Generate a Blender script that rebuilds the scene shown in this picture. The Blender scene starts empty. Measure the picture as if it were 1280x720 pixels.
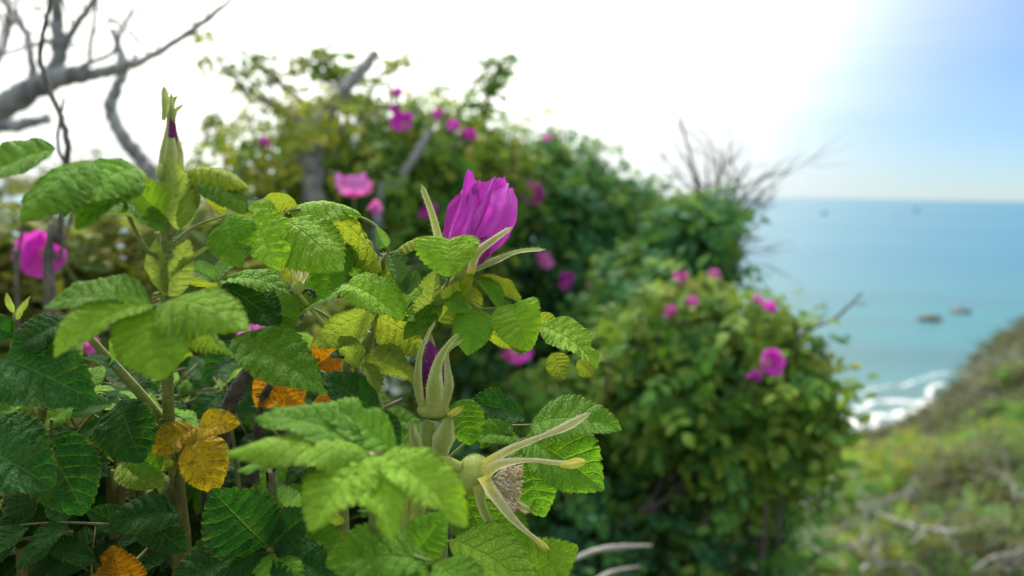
import bpy, math, random
import numpy as np
from mathutils import Vector, Matrix, noise as mnoise
R = math.radians
random.seed(11); np.random.seed(11)
sc = bpy.context.scene
COL = sc.collection

# ------------------------------------------------------------------ camera
CAM_H = 12.25
F = 995.6                                   # focal length in photo pixels (28 mm on 36 mm, 1280 px wide)
cam = bpy.data.cameras.new('camera'); camo = bpy.data.objects.new('camera', cam); COL.objects.link(camo)
cam.lens = 28; cam.sensor_width = 36; cam.clip_start = 0.02; cam.clip_end = 80000
MC = Matrix.Translation((0, 0, CAM_H)) @ Matrix.Rotation(R(90 - 6.8), 4, 'X') @ Matrix.Rotation(R(0.95), 4, 'Z')
camo.matrix_world = MC
sc.camera = camo
cam.dof.use_dof = True; cam.dof.focus_distance = 0.475; cam.dof.aperture_fstop = 4.8
RC = MC.to_3x3()

# ------------------------------------------------------------------ sky and sun
SUN_EL, SUN_AZ = R(52), R(-12)               # azimuth from +Y towards +X
SUND = Vector((math.sin(SUN_AZ)*math.cos(SUN_EL), math.cos(SUN_AZ)*math.cos(SUN_EL), math.sin(SUN_EL)))
w = bpy.data.worlds.new('World'); sc.world = w; w.use_nodes = True
nt = w.node_tree; nt.nodes.clear()
def N(t, **k):
    n = nt.nodes.new(t)
    for a, b in k.items(): setattr(n, a, b)
    return n
out = N('ShaderNodeOutputWorld'); bg = N('ShaderNodeBackground')
sky = N('ShaderNodeTexSky'); sky.sky_type = 'NISHITA'; sky.sun_disc = False
sky.sun_elevation = SUN_EL; sky.sun_rotation = SUN_AZ; sky.dust_density = 0.0; sky.air_density = 1.0; sky.ozone_density = 3.0
bg.inputs['Strength'].default_value = 0.05
# a white cloud veil over the sky, brighter around the sun, with one blue break low over the sea
HOLE = Vector((math.sin(R(46))*math.cos(R(10)), math.cos(R(46))*math.cos(R(10)), math.sin(R(10))))
tc = N('ShaderNodeTexCoord')
def dotn(v):
    d = N('ShaderNodeVectorMath', operation='DOT_PRODUCT'); d.inputs[1].default_value = v
    nt.links.new(tc.outputs['Generated'], d.inputs[0]); return d.outputs['Value']
def rng_(v, a, b, lo, hi):
    m = N('ShaderNodeMapRange', interpolation_type='SMOOTHSTEP')
    for k, q in (('From Min', a), ('From Max', b), ('To Min', lo), ('To Max', hi)): m.inputs[k].default_value = q
    nt.links.new(v, m.inputs['Value']); return m.outputs['Result']
mp = N('ShaderNodeMapping'); mp.inputs['Scale'].default_value = (1.0, 1.0, 7.0)
nt.links.new(tc.outputs['Generated'], mp.inputs['Vector'])
nz = N('ShaderNodeTexNoise'); nz.inputs['Scale'].default_value = 1.7; nz.inputs['Detail'].default_value = 4; nz.inputs['Roughness'].default_value = 0.45
nt.links.new(mp.outputs['Vector'], nz.inputs['Vector'])
ad = N('ShaderNodeMath', operation='MULTIPLY_ADD'); ad.inputs[1].default_value = 0.085
nt.links.new(nz.outputs['Fac'], ad.inputs[0]); nt.links.new(dotn(HOLE), ad.inputs[2])
veil = rng_(ad.outputs[0], .86, 1.06, 1.0, .06)
glow = N('ShaderNodeMix', data_type='RGBA'); glow.inputs['A'].default_value = (4.7, 5.3, 5.7, 1); glow.inputs['B'].default_value = (25.0, 24.4, 21.5, 1)
nt.links.new(rng_(dotn(SUND), .44, 1.0, 0.0, 1.0), glow.inputs['Factor'])
tn = N('ShaderNodeMix', data_type='RGBA', blend_type='MULTIPLY'); tn.inputs['Factor'].default_value = 1.0; tn.inputs['B'].default_value = (.50, .68, .90, 1)
nt.links.new(sky.outputs['Color'], tn.inputs['A'])
mx = N('ShaderNodeMix', data_type='RGBA')
nt.links.new(veil, mx.inputs['Factor']); nt.links.new(tn.outputs['Result'], mx.inputs['A']); nt.links.new(glow.outputs['Result'], mx.inputs['B'])
nt.links.new(mx.outputs['Result'], bg.inputs['Color']); nt.links.new(bg.outputs[0], out.inputs[0])
sun = bpy.data.lights.new('sun', 'SUN'); suno = bpy.data.objects.new('sun', sun); COL.objects.link(suno)
sun.energy = 1.5; sun.angle = R(14); sun.color = (1.0, 0.96, 0.88)
suno.rotation_euler = SUND.to_track_quat('Z', 'Y').to_euler()
suno.location = (0, 0, 30)
sc.view_settings.view_transform = 'Standard'; sc.view_settings.look = 'None'
sc.view_settings.exposure = 1.5; sc.view_settings.gamma = 1.0; sc.view_settings.use_curve_mapping = False
sc.render.engine = 'CYCLES'; sc.cycles.use_denoising = True
sc.cycles.max_bounces = 8; sc.cycles.transparent_max_bounces = 8

# ------------------------------------------------------------------ pixel to place
def P(px, py, d):                           # a photo pixel at depth d metres along the view axis
    return MC @ Vector(((px-640)/F*d, (360-py)/F*d, -d))
def CV(v): return (RC @ Vector(v)).normalized()       # a direction given in camera axes (right, up, towards the viewer)
def smooth(a, b, x):
    t = min(1, max(0, (x-a)/(b-a))); return t*t*(3-2*t)
def shore_q(x, y): return 0.35*x + 0.94*y - 0.94*max(0, x-14)       # distance downhill; the waterline is near 41
def ground_z(x, y):
    q = shore_q(x, y)
    z = 11.0 - 0.275*max(0, q-0.6)
    z = max(z, -1.2 - 0.01*max(0, q-46))
    if y > 2 and q < 41:
        z += .064*min(y, 36)*smooth(.46, .66, x/y)*(1-smooth(33, 40.5, q))*smooth(2, 5, y)
        z += 2.4*smooth(18.5, 24, x)*(1-smooth(34, 40.5, q))*smooth(14, 28, y)
    if q > 1.5:
        z += 0.25*mnoise.noise(Vector((x*.35, y*.35, 0)))*smooth(1.5, 6, q)*(1-smooth(34, 42, q))
    return z
def G(px, py, lift=0.0):                    # where the ray of a pixel meets the ground
    o = MC.translation; d = (P(px, py, 1) - o)
    t = 0.5
    for i in range(4000):
        p = o + d*t
        if p.z <= ground_z(p.x, p.y) + lift: break
        t += 0.02 if t < 12 else 0.1
    return p

# ------------------------------------------------------------------ objects
def link(o, parent=None):
    COL.objects.link(o)
    if parent is not None: o.parent = parent
    return o
def mesh(name, v, f, mat, smooth_=True, uv=None, tint=None):
    m = bpy.data.meshes.new(name)
    v = np.asarray(v, dtype=np.float32)
    if isinstance(f, np.ndarray):
        k = f.shape[1]
        m.vertices.add(len(v)); m.vertices.foreach_set('co', v.ravel())
        m.loops.add(f.size); m.loops.foreach_set('vertex_index', f.ravel().astype(np.int32))
        m.polygons.add(len(f)); m.polygons.foreach_set('loop_start', np.arange(0, f.size, k, dtype=np.int32))
        m.polygons.foreach_set('loop_total', np.full(len(f), k, dtype=np.int32))
        m.update(calc_edges=True)
    else:
        m.from_pydata([tuple(map(float, p)) for p in v], [], f)
    if smooth_: m.polygons.foreach_set('use_smooth', [True]*len(m.polygons))
    if uv is not None:
        ly = m.uv_layers.new(name='UVMap')
        idx = np.zeros(len(m.loops), dtype=np.int32); m.loops.foreach_get('vertex_index', idx)
        ly.data.foreach_set('uv', np.asarray(uv, dtype=np.float32)[idx].ravel())
    if tint is not None:
        at = m.color_attributes.new('tint', 'FLOAT_COLOR', 'POINT')
        t = np.ones((len(v), 4), dtype=np.float32); t[:, :3] = tint
        at.data.foreach_set('color', t.ravel())
    m.materials.append(mat); m.update()
    return m
def obj(name, me, parent=None, color=None, kind=None, label=None):
    o = bpy.data.objects.new(name, me); link(o, parent)
    if color: o.color = (*color[:3], 1)
    if kind: o['kind'] = kind
    if label: o['label'] = label
    return o
def thing(name, label, cat, loc, group=None):
    o = bpy.data.objects.new(name, None); o.empty_display_size = 0.05; COL.objects.link(o)
    o.location = loc; o['label'] = label; o['category'] = cat
    if group: o['group'] = group
    return o
def catmull(pts, rad, sub):
    pts = [Vector(p) for p in pts]
    P2 = [2*pts[0]-pts[1]] + pts + [2*pts[-1]-pts[-2]]
    o, r = [], []
    for i in range(1, len(P2)-2):
        a, b, c, d = P2[i-1:i+3]
        for k in range(sub):
            t = k/sub
            o.append(.5*((2*b)+(c-a)*t+(2*a-5*b+4*c-d)*t*t+(3*b-a-3*c+d)*t**3))
            r.append(rad[i-1]*(1-t)+rad[i]*t)
    o.append(pts[-1]); r.append(rad[-1])
    return o, r
def tube_geo(pts, rad, sides=8, sub=4, jitter=0.0, cap=True):
    if sub > 1: pts, rad = catmull(pts, rad, sub)
    pts = [Vector(p) for p in pts]
    v, f = [], []
    up = Vector((0.3, 0.2, 1)).normalized(); nprev = None
    for i, p in enumerate(pts):
        t = (pts[min(i+1, len(pts)-1)] - pts[max(i-1, 0)])
        if t.length < 1e-9: t = Vector((0, 0, 1))
        t.normalize()
        n = (up if nprev is None else nprev); n = n - t*n.dot(t)
        if n.length < 1e-4: n = Vector((1, 0, 0)) - t*t.x
        n.normalize(); nprev = n; b = t.cross(n)
        for k in range(sides):
            a = 2*math.pi*k/sides
            rr = rad[i]*(1 + (random.uniform(-jitter, jitter) if jitter else 0))
            v.append(p + n*(math.cos(a)*rr) + b*(math.sin(a)*rr))
    for i in range(len(pts)-1):
        for k in range(sides):
            a = i*sides+k; b_ = i*sides+(k+1) % sides
            f.append((a, b_, b_+sides, a+sides))
    if cap:
        f.append(tuple(range(sides-1, -1, -1))); n0 = (len(pts)-1)*sides
        f.append(tuple(range(n0, n0+sides)))
    return v, f
def merge(geos):
    v, f = [], []
    for gv, gf in geos:
        o = len(v); v += list(gv); f += [tuple(i+o for i in q) for q in gf]
    return v, f
def part_from(name, geo, mat, root, **k):
    o0 = Vector(root.location) if root is not None else Vector((0, 0, 0))
    v, f = geo
    return obj(name, mesh(name, [Vector(p)-o0 for p in v], f, mat, uv=k.pop('uv', None)), root, **k)

# ------------------------------------------------------------------ materials
class MT:
    def __init__(s, name):
        s.m = bpy.data.materials.new(name); s.m.use_nodes = True; s.t = s.m.node_tree; s.t.nodes.clear()
        s.o = s.n('ShaderNodeOutputMaterial')
    def n(s, ty, ins=None, **k):
        x = s.t.nodes.new(ty)
        for a, b in k.items(): setattr(x, a, b)
        for a, b in (ins or {}).items(): s.set(x, a, b)
        return x
    def set(s, x, a, b):
        if isinstance(b, bpy.types.NodeSocket): s.t.links.new(b, x.inputs[a])
        else: x.inputs[a].default_value = b
    def math(s, op, a, b=0.0, c=0.0):
        x = s.n('ShaderNodeMath', operation=op)
        for i, q in enumerate((a, b, c)): s.set(x, i, q)
        return x.outputs[0]
    def ramp(s, v, a, b, lo=0.0, hi=1.0):
        x = s.n('ShaderNodeMapRange', {'Value': v, 'From Min': a, 'From Max': b, 'To Min': lo, 'To Max': hi}, interpolation_type='SMOOTHSTEP')
        return x.outputs['Result']
    def mix(s, f, a, b, blend='MIX'):
        x = s.n('ShaderNodeMix', data_type='RGBA', blend_type=blend)
        for k, q in (('Factor', f), ('A', a), ('B', b)): s.set(x, k, q)
        return x.outputs['Result']
    def noise(s, sc_, det=3, vec=None, rough=.5):
        x = s.n('ShaderNodeTexNoise', {'Scale': sc_, 'Detail': det, 'Roughness': rough})
        if vec is not None: s.set(x, 'Vector', vec)
        return x.outputs['Fac']
    def done(s, sh): s.t.links.new(sh, s.o.inputs['Surface']); return s.m
def c4(c, k=1.0): return (c[0]*k, c[1]*k, c[2]*k, 1)

def leaf_material(old=False):               # veined rose leaf; its hue is the object colour
    s = MT('old rose leaf' if old else 'rose leaf')
    uvn = s.n('ShaderNodeUVMap'); sep = s.n('ShaderNodeSeparateXYZ', {'Vector': uvn.outputs[0]})
    u, v = sep.outputs[0], sep.outputs[1]
    av = s.math('ABSOLUTE', s.math('MULTIPLY_ADD', v, 2.0, -1.0))
    tv = s.math('MULTIPLY', s.math('SUBTRACT', u, s.math('MULTIPLY', av, 0.17)), 9.0)
    saw = s.math('ABSOLUTE', s.math('SUBTRACT', s.math('FRACT', tv), 0.5))         # 0.5 on a vein
    lat = s.ramp(saw, 0.38, 0.5)
    mid = s.ramp(av, 0.05, 0.0)
    vein = s.math('MAXIMUM', s.math('MULTIPLY', lat, 0.6), mid)
    oi = s.n('ShaderNodeObjectInfo')
    tco = s.n('ShaderNodeTexCoord')
    n1 = s.noise(3.2, 4, tco.outputs['Object']); n2 = s.noise(22, 3, tco.outputs['Object'])
    vo = s.n('ShaderNodeTexVoronoi', {'Scale': 24.0, 'Vector': tco.outputs['Object']}, feature='DISTANCE_TO_EDGE')
    ret = s.ramp(vo.outputs['Distance'], 0.0, 0.14)
    rnd = s.ramp(oi.outputs['Random'], 0, 1, .84, 1.14)
    base = s.mix(1.0, oi.outputs['Color'], s.mix(n1, (.68, .70, .6, 1), (1.28, 1.24, 1.2, 1)), 'MULTIPLY')
    cmb = s.n('ShaderNodeCombineColor', {0: rnd, 1: rnd, 2: rnd})
    base = s.mix(1.0, base, cmb.outputs[0], 'MULTIPLY')
    spots = s.ramp(n2, .70, .76)
    base = s.mix(s.math('MULTIPLY', spots, .35), base, (.10, .07, .02, 1))
    n3 = s.noise(2.4, 5, s.n('ShaderNodeVectorMath', {0: tco.outputs['Object'], 1: oi.outputs['Location']}, operation='ADD').outputs[0], .6)
    base = s.mix(s.math('MULTIPLY', s.ramp(n3, .52, .66), .75 if old else .13), base, (.13, .17, .03, 1) if old else (.30, .30, .04, 1))
    if old: base = s.mix(s.math('MULTIPLY', s.ramp(s.noise(7, 5, tco.outputs['Object'], .7), .54, .66), .7), base, (.16, .075, .02, 1))
    edge = s.ramp(av, .90, 1.0)
    base = s.mix(s.math('MULTIPLY', edge, .35), base, (.20, .16, .03, 1))
    veincol = s.mix(.5, s.mix(1.0, base, (1.55, 1.5, 1.4, 1), 'MULTIPLY'), (.30, .38, .12, 1))
    top = s.mix(s.math('MULTIPLY', vein, .5), base, veincol)
    und = s.mix(.42, base, (.27, .31, .10, 1))
    und = s.mix(s.math('MULTIPLY', vein, .6), und, (.36, .40, .16, 1))
    geo = s.n('ShaderNodeNewGeometry')
    colr = s.mix(geo.outputs['Backfacing'], top, und)
    # relief: sunk veins, puckered cells
    h = s.math('ADD', s.math('MULTIPLY', ret, .22), s.math('MULTIPLY', s.math('SUBTRACT', 1.0, vein), 1.0))
    h = s.math('ADD', h, s.math('MULTIPLY', n2, .15))
    bmp = s.n('ShaderNodeBump', {'Height': h, 'Strength': .62, 'Distance': .013})
    pb = s.n('ShaderNodeBsdfPrincipled', {'Base Color': colr, 'Roughness': s.ramp(n2, .2, .8, .52, .72), 'Specular IOR Level': .2, 'Normal': bmp.outputs[0]})
    tcol = s.mix(1.0, colr, (1.35, 1.4, .5, 1), 'MULTIPLY')
    tr = s.n('ShaderNodeBsdfTranslucent', {'Color': tcol, 'Normal': bmp.outputs[0]})
    ms = s.n('ShaderNodeMixShader', {0: .42, 1: pb.outputs[0], 2: tr.outputs[0]})
    return s.done(ms.outputs[0])
def tint_leaf_material():                   # small background leaves, hue per leaf
    s = MT('shrub leaf')
    at = s.n('ShaderNodeAttribute', attribute_name='tint')
    geo = s.n('ShaderNodeNewGeometry')
    colr = s.mix(s.math('MULTIPLY', geo.outputs['Backfacing'], .4), at.outputs['Color'], (.22, .27, .10, 1))
    pb = s.n('ShaderNodeBsdfPrincipled', {'Base Color': colr, 'Roughness': .6, 'Specular IOR Level': .15})
    tr = s.n('ShaderNodeBsdfTranslucent', {'Color': s.mix(1.0, colr, (1.4, 1.3, .55, 1), 'MULTIPLY')})
    ms = s.n('ShaderNodeMixShader', {0: .40, 1: pb.outputs[0], 2: tr.outputs[0]})
    return s.done(ms.outputs[0])
def petal_material():
    s = MT('rose petal')
    oi = s.n('ShaderNodeObjectInfo')
    uvn = s.n('ShaderNodeUVMap')
    mpn = s.n('ShaderNodeMapping', {'Vector': uvn.outputs[0], 'Scale': (2.0, 26.0, 1.0)})
    n1 = s.noise(1.0, 3, mpn.outputs[0]); n2 = s.noise(5, 3, uvn.outputs[0])
    base = s.mix(n1, s.mix(1.0, oi.outputs['Color'], (.62, .5, .66, 1), 'MULTIPLY'), s.mix(1.0, oi.outputs['Color'], (1.25, 1.6, 1.2, 1), 'MULTIPLY'))
    sep = s.n('ShaderNodeSeparateXYZ', {'Vector': uvn.outputs[0]})
    base = s.mix(s.ramp(sep.outputs[0], .25, 0.0), base, (.80, .55, .75, 1))     # pale claw at the base
    bmp = s.n('ShaderNodeBump', {'Height': s.math('ADD', n1, s.math('MULTIPLY', n2, 1.6)), 'Strength': .7, 'Distance': .002})
    pb = s.n('ShaderNodeBsdfPrincipled', {'Base Color': base, 'Roughness': .6, 'Specular IOR Level': .25, 'Normal': bmp.outputs[0], 'Sheen Weight': .2})
    tr = s.n('ShaderNodeBsdfTranslucent', {'Color': s.mix(1.0, base, (1.15, .9, 1.1, 1), 'MULTIPLY')})
    ms = s.n('ShaderNodeMixShader', {0: .38, 1: pb.outputs[0], 2: tr.outputs[0]})
    return s.done(ms.outputs[0])
def sepal_material(name, mid, side, base):
    s = MT(name)
    uvn = s.n('ShaderNodeUVMap'); sep = s.n('ShaderNodeSeparateXYZ', {'Vector': uvn.outputs[0]})
    av = s.math('ABSOLUTE', s.math('MULTIPLY_ADD', sep.outputs[1], 2.0, -1.0))
    st = s.noise(1.0, 4, s.n('ShaderNodeMapping', {'Vector': uvn.outputs[0], 'Scale': (3.0, 9.0, 1.0)}).outputs[0], .6)
    fine = s.noise(420, 3, s.n('ShaderNodeTexCoord').outputs['Object'])
    colr = s.mix(s.ramp(s.math('ADD', av, s.math('MULTIPLY_ADD', st, .9, -.45)), .25, .85), c4(mid), c4(side))
    colr = s.mix(s.ramp(sep.outputs[0], .28, .0), colr, c4(base))
    colr = s.mix(1.0, colr, s.mix(fine, (.72, .72, .68, 1), (1.18, 1.18, 1.18, 1)), 'MULTIPLY')
    bmp = s.n('ShaderNodeBump', {'Height': s.math('ADD', st, fine), 'Strength': .6, 'Distance': .0008})
    pb = s.n('ShaderNodeBsdfPrincipled', {'Base Color': colr, 'Roughness': .75, 'Specular IOR Level': .15, 'Normal': bmp.outputs[0], 'Sheen Weight': .4})
    tr = s.n('ShaderNodeBsdfTranslucent', {'Color': colr})
    return s.done(s.n('ShaderNodeMixShader', {0: .3, 1: pb.outputs[0], 2: tr.outputs[0]}).outputs[0])
def plain(name, a, b, scale, rough=.7, bump=.3, dist=.002, spec=.3, trans=0.0, streak=None, det=5):
    s = MT(name)
    tco = s.n('ShaderNodeTexCoord'); vec = tco.outputs['Object']
    if streak: vec = s.n('ShaderNodeMapping', {'Vector': vec, 'Scale': streak}).outputs[0]
    n1 = s.noise(scale, det, vec, .6)
    colr = s.mix(s.ramp(n1, .3, .7), c4(a), c4(b))
    bmp = s.n('ShaderNodeBump', {'Height': n1, 'Strength': bump, 'Distance': dist})
    sh = s.n('ShaderNodeBsdfPrincipled', {'Base Color': colr, 'Roughness': rough, 'Specular IOR Level': spec, 'Normal': bmp.outputs[0]}).outputs[0]
    if trans:
        tr = s.n('ShaderNodeBsdfTranslucent', {'Color': colr})
        sh = s.n('ShaderNodeMixShader', {0: trans, 1: sh, 2: tr.outputs[0]}).outputs[0]
    return s.done(sh)
M_LEAF = leaf_material(); M_OLD = leaf_material(True); M_TL = tint_leaf_material(); M_PETAL = petal_material()
M_GREENSTEM = plain('green stem', (.13, .19, .05), (.24, .27, .09), 180, .65, .4, .001)
M_OLIVE = plain('olive stem', (.08, .09, .035), (.14, .14, .05), 150, .65, .4, .001)
M_SEPAL = sepal_material('sepal', (.30, .38, .09), (.52, .56, .26), (.40, .44, .12))
M_SEPALPALE = sepal_material('withered sepal', (.50, .52, .16), (.92, .80, .64), (.80, .72, .16))
M_SEPALTIP = plain('sepal tip', (.55, .55, .07), (.68, .62, .12), 300, .7, .4, .0008, trans=.3)
M_HIP = plain('rose hip', (.29, .38, .07), (.42, .48, .12), 90, .5, .25, .001)
M_DARKBARK = plain('dark cane bark', (.035, .033, .035), (.11, .10, .10), 120, .8, .8, .002)
M_GREYBARK = plain('grey bark', (.15, .16, .18), (.42, .43, .46), 14, .85, .8, .01, streak=(1, 1, .3))
M_TWIG = plain('brown twig', (.07, .06, .06), (.17, .15, .14), 30, .8, .5, .004)
M_DEAD = plain('bleached dead wood', (.15, .145, .135), (.36, .345, .32), 12, .85, .7, .01)
M_STAMEN = plain('dry stamen', (.38, .22, .10), (.75, .62, .42), 400, .8, .3, .0005)
M_STAMENW = plain('pale filament', (.70, .66, .60), (.85, .82, .78), 200, .7, .2, .0005)
M_YSTAMEN = plain('yellow stamen', (.55, .38, .05), (.75, .6, .12), 200, .7, .2, .0005)

# ------------------------------------------------------------------ terrain, sea, rocks
def terrain():
    xs = np.concatenate([np.linspace(-60, -6, 28), np.linspace(-5.6, 26, 110), np.linspace(27, 90, 34)])
    ys = np.concatenate([np.linspace(-30, -1, 12), np.linspace(-.7, 48, 150), np.linspace(50, 120, 12)])
    v = [(x, y, ground_z(x, y)) for y in ys for x in xs]
    nx = len(xs); f = [(j*nx+i, j*nx+i+1, (j+1)*nx+i+1, (j+1)*nx+i) for j in range(len(ys)-1) for i in range(nx-1)]
    s = MT('bluff ground')
    tco = s.n('ShaderNodeTexCoord'); ob = tco.outputs['Object']
    n1 = s.noise(.9, 6, ob, .65); n2 = s.noise(9, 5, ob, .7)
    soil = s.mix(n2, (.10, .075, .045, 1), (.22, .19, .11, 1))
    green = s.mix(n2, (.03, .06, .012, 1), (.10, .13, .025, 1))
    xx = s.n('ShaderNodeSeparateXYZ', {'Vector': ob}).outputs[0]
    colr = s.mix(s.ramp(n1, .42, .58), soil, green)
    colr = s.mix(s.ramp(xx, 12, 17, 0, .85), colr, s.mix(n2, (.045, .06, .035, 1), (.11, .12, .08, 1)))
    z = s.n('ShaderNodeSeparateXYZ', {'Vector': ob}).outputs[2]
    sand = s.mix(n2, (.32, .24, .18, 1), (.48, .38, .29, 1))
    colr = s.mix(s.ramp(s.math('ADD', z, s.math('MULTIPLY', n1, .8)), 1.5, .9), colr, sand)
    bmp = s.n('ShaderNodeBump', {'Height': n2, 'Strength': .8, 'Distance': .05})
    m = s.done(s.n('ShaderNodeBsdfPrincipled', {'Base Color': colr, 'Roughness': .95, 'Normal': bmp.outputs[0]}).outputs[0])
    o = obj('ground', mesh('ground', v, f, m)); o['kind'] = 'structure'; o['label'] = 'scrubby bluff slope falling to a sandy beach'
def sea():
    s = MT('sea water')
    tco = s.n('ShaderNodeTexCoord'); ob = tco.outputs['Object']
    mp1 = s.n('ShaderNodeMapping', {'Vector': ob, 'Scale': (.35, 1.0, 1)}).outputs[0]
    n1 = s.noise(.55, 5, mp1, .6); n2 = s.noise(.012, 3, mp1, .5); n3 = s.noise(.09, 3, mp1)
    deep = s.mix(s.ramp(n2, .35, .65), (.035, .14, .21, 1), (.045, .165, .235, 1))
    y = s.n('ShaderNodeSeparateXYZ', {'Vector': ob}).outputs[1]
    shal = s.mix(s.ramp(n3, .4, .62), (.05, .165, .185, 1), (.055, .135, .15, 1))
    colr = s.mix(s.ramp(y, 170, 55), deep, shal)
    colr = s.mix(s.ramp(y, 62, 40, 0, .7), colr, (.12, .17, .16, 1))
    bmp = s.n('ShaderNodeBump', {'Height': n1, 'Strength': .55, 'Distance': .25})
    m = s.done(s.n('ShaderNodeBsdfPrincipled', {'Base Color': colr, 'Roughness': .3, 'IOR': 1.33, 'Specular IOR Level': .16, 'Normal': bmp.outputs[0]}).outputs[0])
    L = 60000
    o = obj('sea', mesh('sea', [(-L, -40, 0), (L, -40, 0), (L, L, 0), (-L, L, 0)], [(0, 1, 2, 3)], m, False)); o['kind'] = 'structure'
    o['label'] = 'calm pale blue sea reaching to the horizon'
def surf():
    # breaking foam along the shoreline: lumpy ridges of white water a few centimetres high
    s = MT('sea foam')
    tco = s.n('ShaderNodeTexCoord')
    n1 = s.noise(1.1, 7, tco.outputs['Object'], .75)
    uvn = s.n('ShaderNodeUVMap'); e = s.n('ShaderNodeSeparateXYZ', {'Vector': uvn.outputs[0]}).outputs[1]
    edge = s.math('MULTIPLY', e, s.math('SUBTRACT', 1.0, e))
    a = s.ramp(s.math('ADD', n1, s.math('MULTIPLY', edge, 1.1)), .62, .90)
    pb = s.n('ShaderNodeBsdfPrincipled', {'Base Color': (.86, .88, .9, 1), 'Roughness': .8})
    tp = s.n('ShaderNodeBsdfTransparent')
    m = s.done(s.n('ShaderNodeMixShader', {0: a, 1: tp.outputs[0], 2: pb.outputs[0]}).outputs[0])
    for k, (q0, wd, amp) in enumerate(((41.7, 3.2, .12), (44.0, 1.3, .07), (47.0, .5, .03))):
        v, f, uv = [], [], []
        xs = np.linspace(4, 34, 150); vs = np.linspace(0, 1, 9)
        for x in xs:
            wob = 1.8*mnoise.noise(Vector((x*.30, k*7.1, 0))) + .8*mnoise.noise(Vector((x*.7, k*3.3, 4)))
            for t in vs:
                q = q0 + wob + (t-.5)*wd*(1+.4*mnoise.noise(Vector((x*.5, k, 9))))
                yy = (q - .35*x + .94*max(0, x-14))/.94
                z = min(.3, max(0.0, ground_z(x, yy))) + .012 + amp*math.sin(math.pi*t)*(.6+.6*mnoise.noise(Vector((x*1.1, yy*1.1, 0))))
                v.append((x, yy, z)); uv.append((x*.1, t))
        nv = len(vs)
        f = [(i*nv+j, (i+1)*nv+j, (i+1)*nv+j+1, i*nv+j+1) for i in range(len(xs)-1) for j in range(nv-1)]
        o = obj('sea_foam', mesh('sea_foam', v, f, m, uv=uv)); o['kind'] = 'stuff'
        o['label'] = ['white surf washing up on the narrow beach', 'white line of foam just off the beach', 'thin broken foam line farther off the beach'][k]
def lump(name, loc, sx, sy, sz, mat, label, cat, group=None, seed=0, rot=0):
    v, f = [], []; nu, nv = 20, 11
    for j in range(nv+1):
        th = math.pi*j/nv
        for i in range(nu):
            ph = 2*math.pi*i/nu
            d = Vector((math.sin(th)*math.cos(ph), math.sin(th)*math.sin(ph), math.cos(th)))
            k = 1 + .28*mnoise.noise(d*1.5+Vector((seed, 0, 0))) + .14*mnoise.noise(d*4+Vector((0, seed, 0)))
            v.append(Matrix.Rotation(rot, 3, 'Z') @ Vector((d.x*sx*k, d.y*sy*k, d.z*sz*k)))
    for j in range(nv):
        for i in range(nu):
            a, b = j*nu+i, j*nu+(i+1) % nu
            f.append((a, b, b+nu, a+nu))
    o = obj(name, mesh(name, v, f, mat)); o.location = loc; o['label'] = label; o['category'] = cat
    if group: o['group'] = group
    return o
def at_sea(px, py):
    o = MC.translation; d = P(px, py, 1) - o; t = -o.z/d.z
    return o + d*t
terrain(); sea(); surf()
M_ROCK = plain('wet rock', (.035, .04, .045), (.12, .12, .12), 2.5, .6, .8, .08)
for i, (px, py, wpx, asp, lab) in enumerate(((1163, 400, 28, .36, 'low dark boulder in the sea, wider one of the offshore pair'), (1201, 390, 22, .32, 'low dark boulder in the sea, smaller and farther one of the offshore pair'),
                                  (1221, 446, 14, .6, 'small dark rock in the shallows by the right slope'.replace('right slope', 'scrubby headland')))):
    p = at_sea(px, py); d = (p - MC.translation).length
    lump('rock', (p.x, p.y, .05), wpx*d/F*.5, wpx*d/F*.42, wpx*d/F*asp*.55, M_ROCK, lab, 'rock', 'rocks standing in the sea', seed=i*3.7)
M_BOATW = plain('white hull', (.72, .72, .72), (.82, .82, .82), 2, .4, .05); M_BOATB = plain('blue hull', (.03, .07, .16), (.05, .1, .2), 2, .4, .05)
def boat(px, py, length, mat, label):
    p = at_sea(px, py)
    root = thing('boat', label, 'boat', (p.x, p.y, 0), 'boats on the open sea')
    root.rotation_euler = (0, 0, .5)
    st = [(-.5, .30, .55), (-.2, .36, .5), (.2, .32, .55), (.42, .16, .68), (.52, .01, .8)]
    v, f = [], []
    for x, hw, z in st:
        v += [(x*length, -hw*.5*length*.6, z*length*.16), (x*length, -hw*.25*length*.6, -.04*length), (x*length, hw*.25*length*.6, -.04*length), (x*length, hw*.5*length*.6, z*length*.16)]
    for i in range(len(st)-1):
        for k in range(3): f.append((i*4+k, i*4+k+1, i*4+k+5, i*4+k+4))
        f.append((i*4+3, i*4, i*4+4, i*4+7))
    f.append((3, 2, 1, 0))
    obj('hull', mesh('hull', v, f, mat, False), root)
    a, b, h0, h1 = -.22*length, .14*length, .06*length, .30*length
    c = .13*length
    v = [(a, -c, h0), (b, -c, h0), (b, c, h0), (a, c, h0), (a*.95, -c*.85, h1), (b*.55, -c*.85, h1), (b*.55, c*.85, h1), (a*.95, c*.85, h1)]
    f = [(0, 1, 5, 4), (1, 2, 6, 5), (2, 3, 7, 6), (3, 0, 4, 7), (4, 5, 6, 7)]
    obj('cabin', mesh('cabin', v, f, M_BOATW if mat is M_BOATW else mat, False), root)
    g = tube_geo([(-.05*length, 0, h1*.9), (-.05*length, 0, .62*length)], [.012*length, .006*length], 6, 1)
    obj('mast', mesh('mast', g[0], g[1], mat), root)
boat(1119, 269, 9, M_BOATW, 'small white motor boat far out on the sea')
boat(1146, 264, 9, M_BOATB, 'small dark boat far out, close to the white motor boat')
boat(1031, 268, 7, M_BOATB, 'tiny dark boat alone far out beyond the bare twigs')

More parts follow.
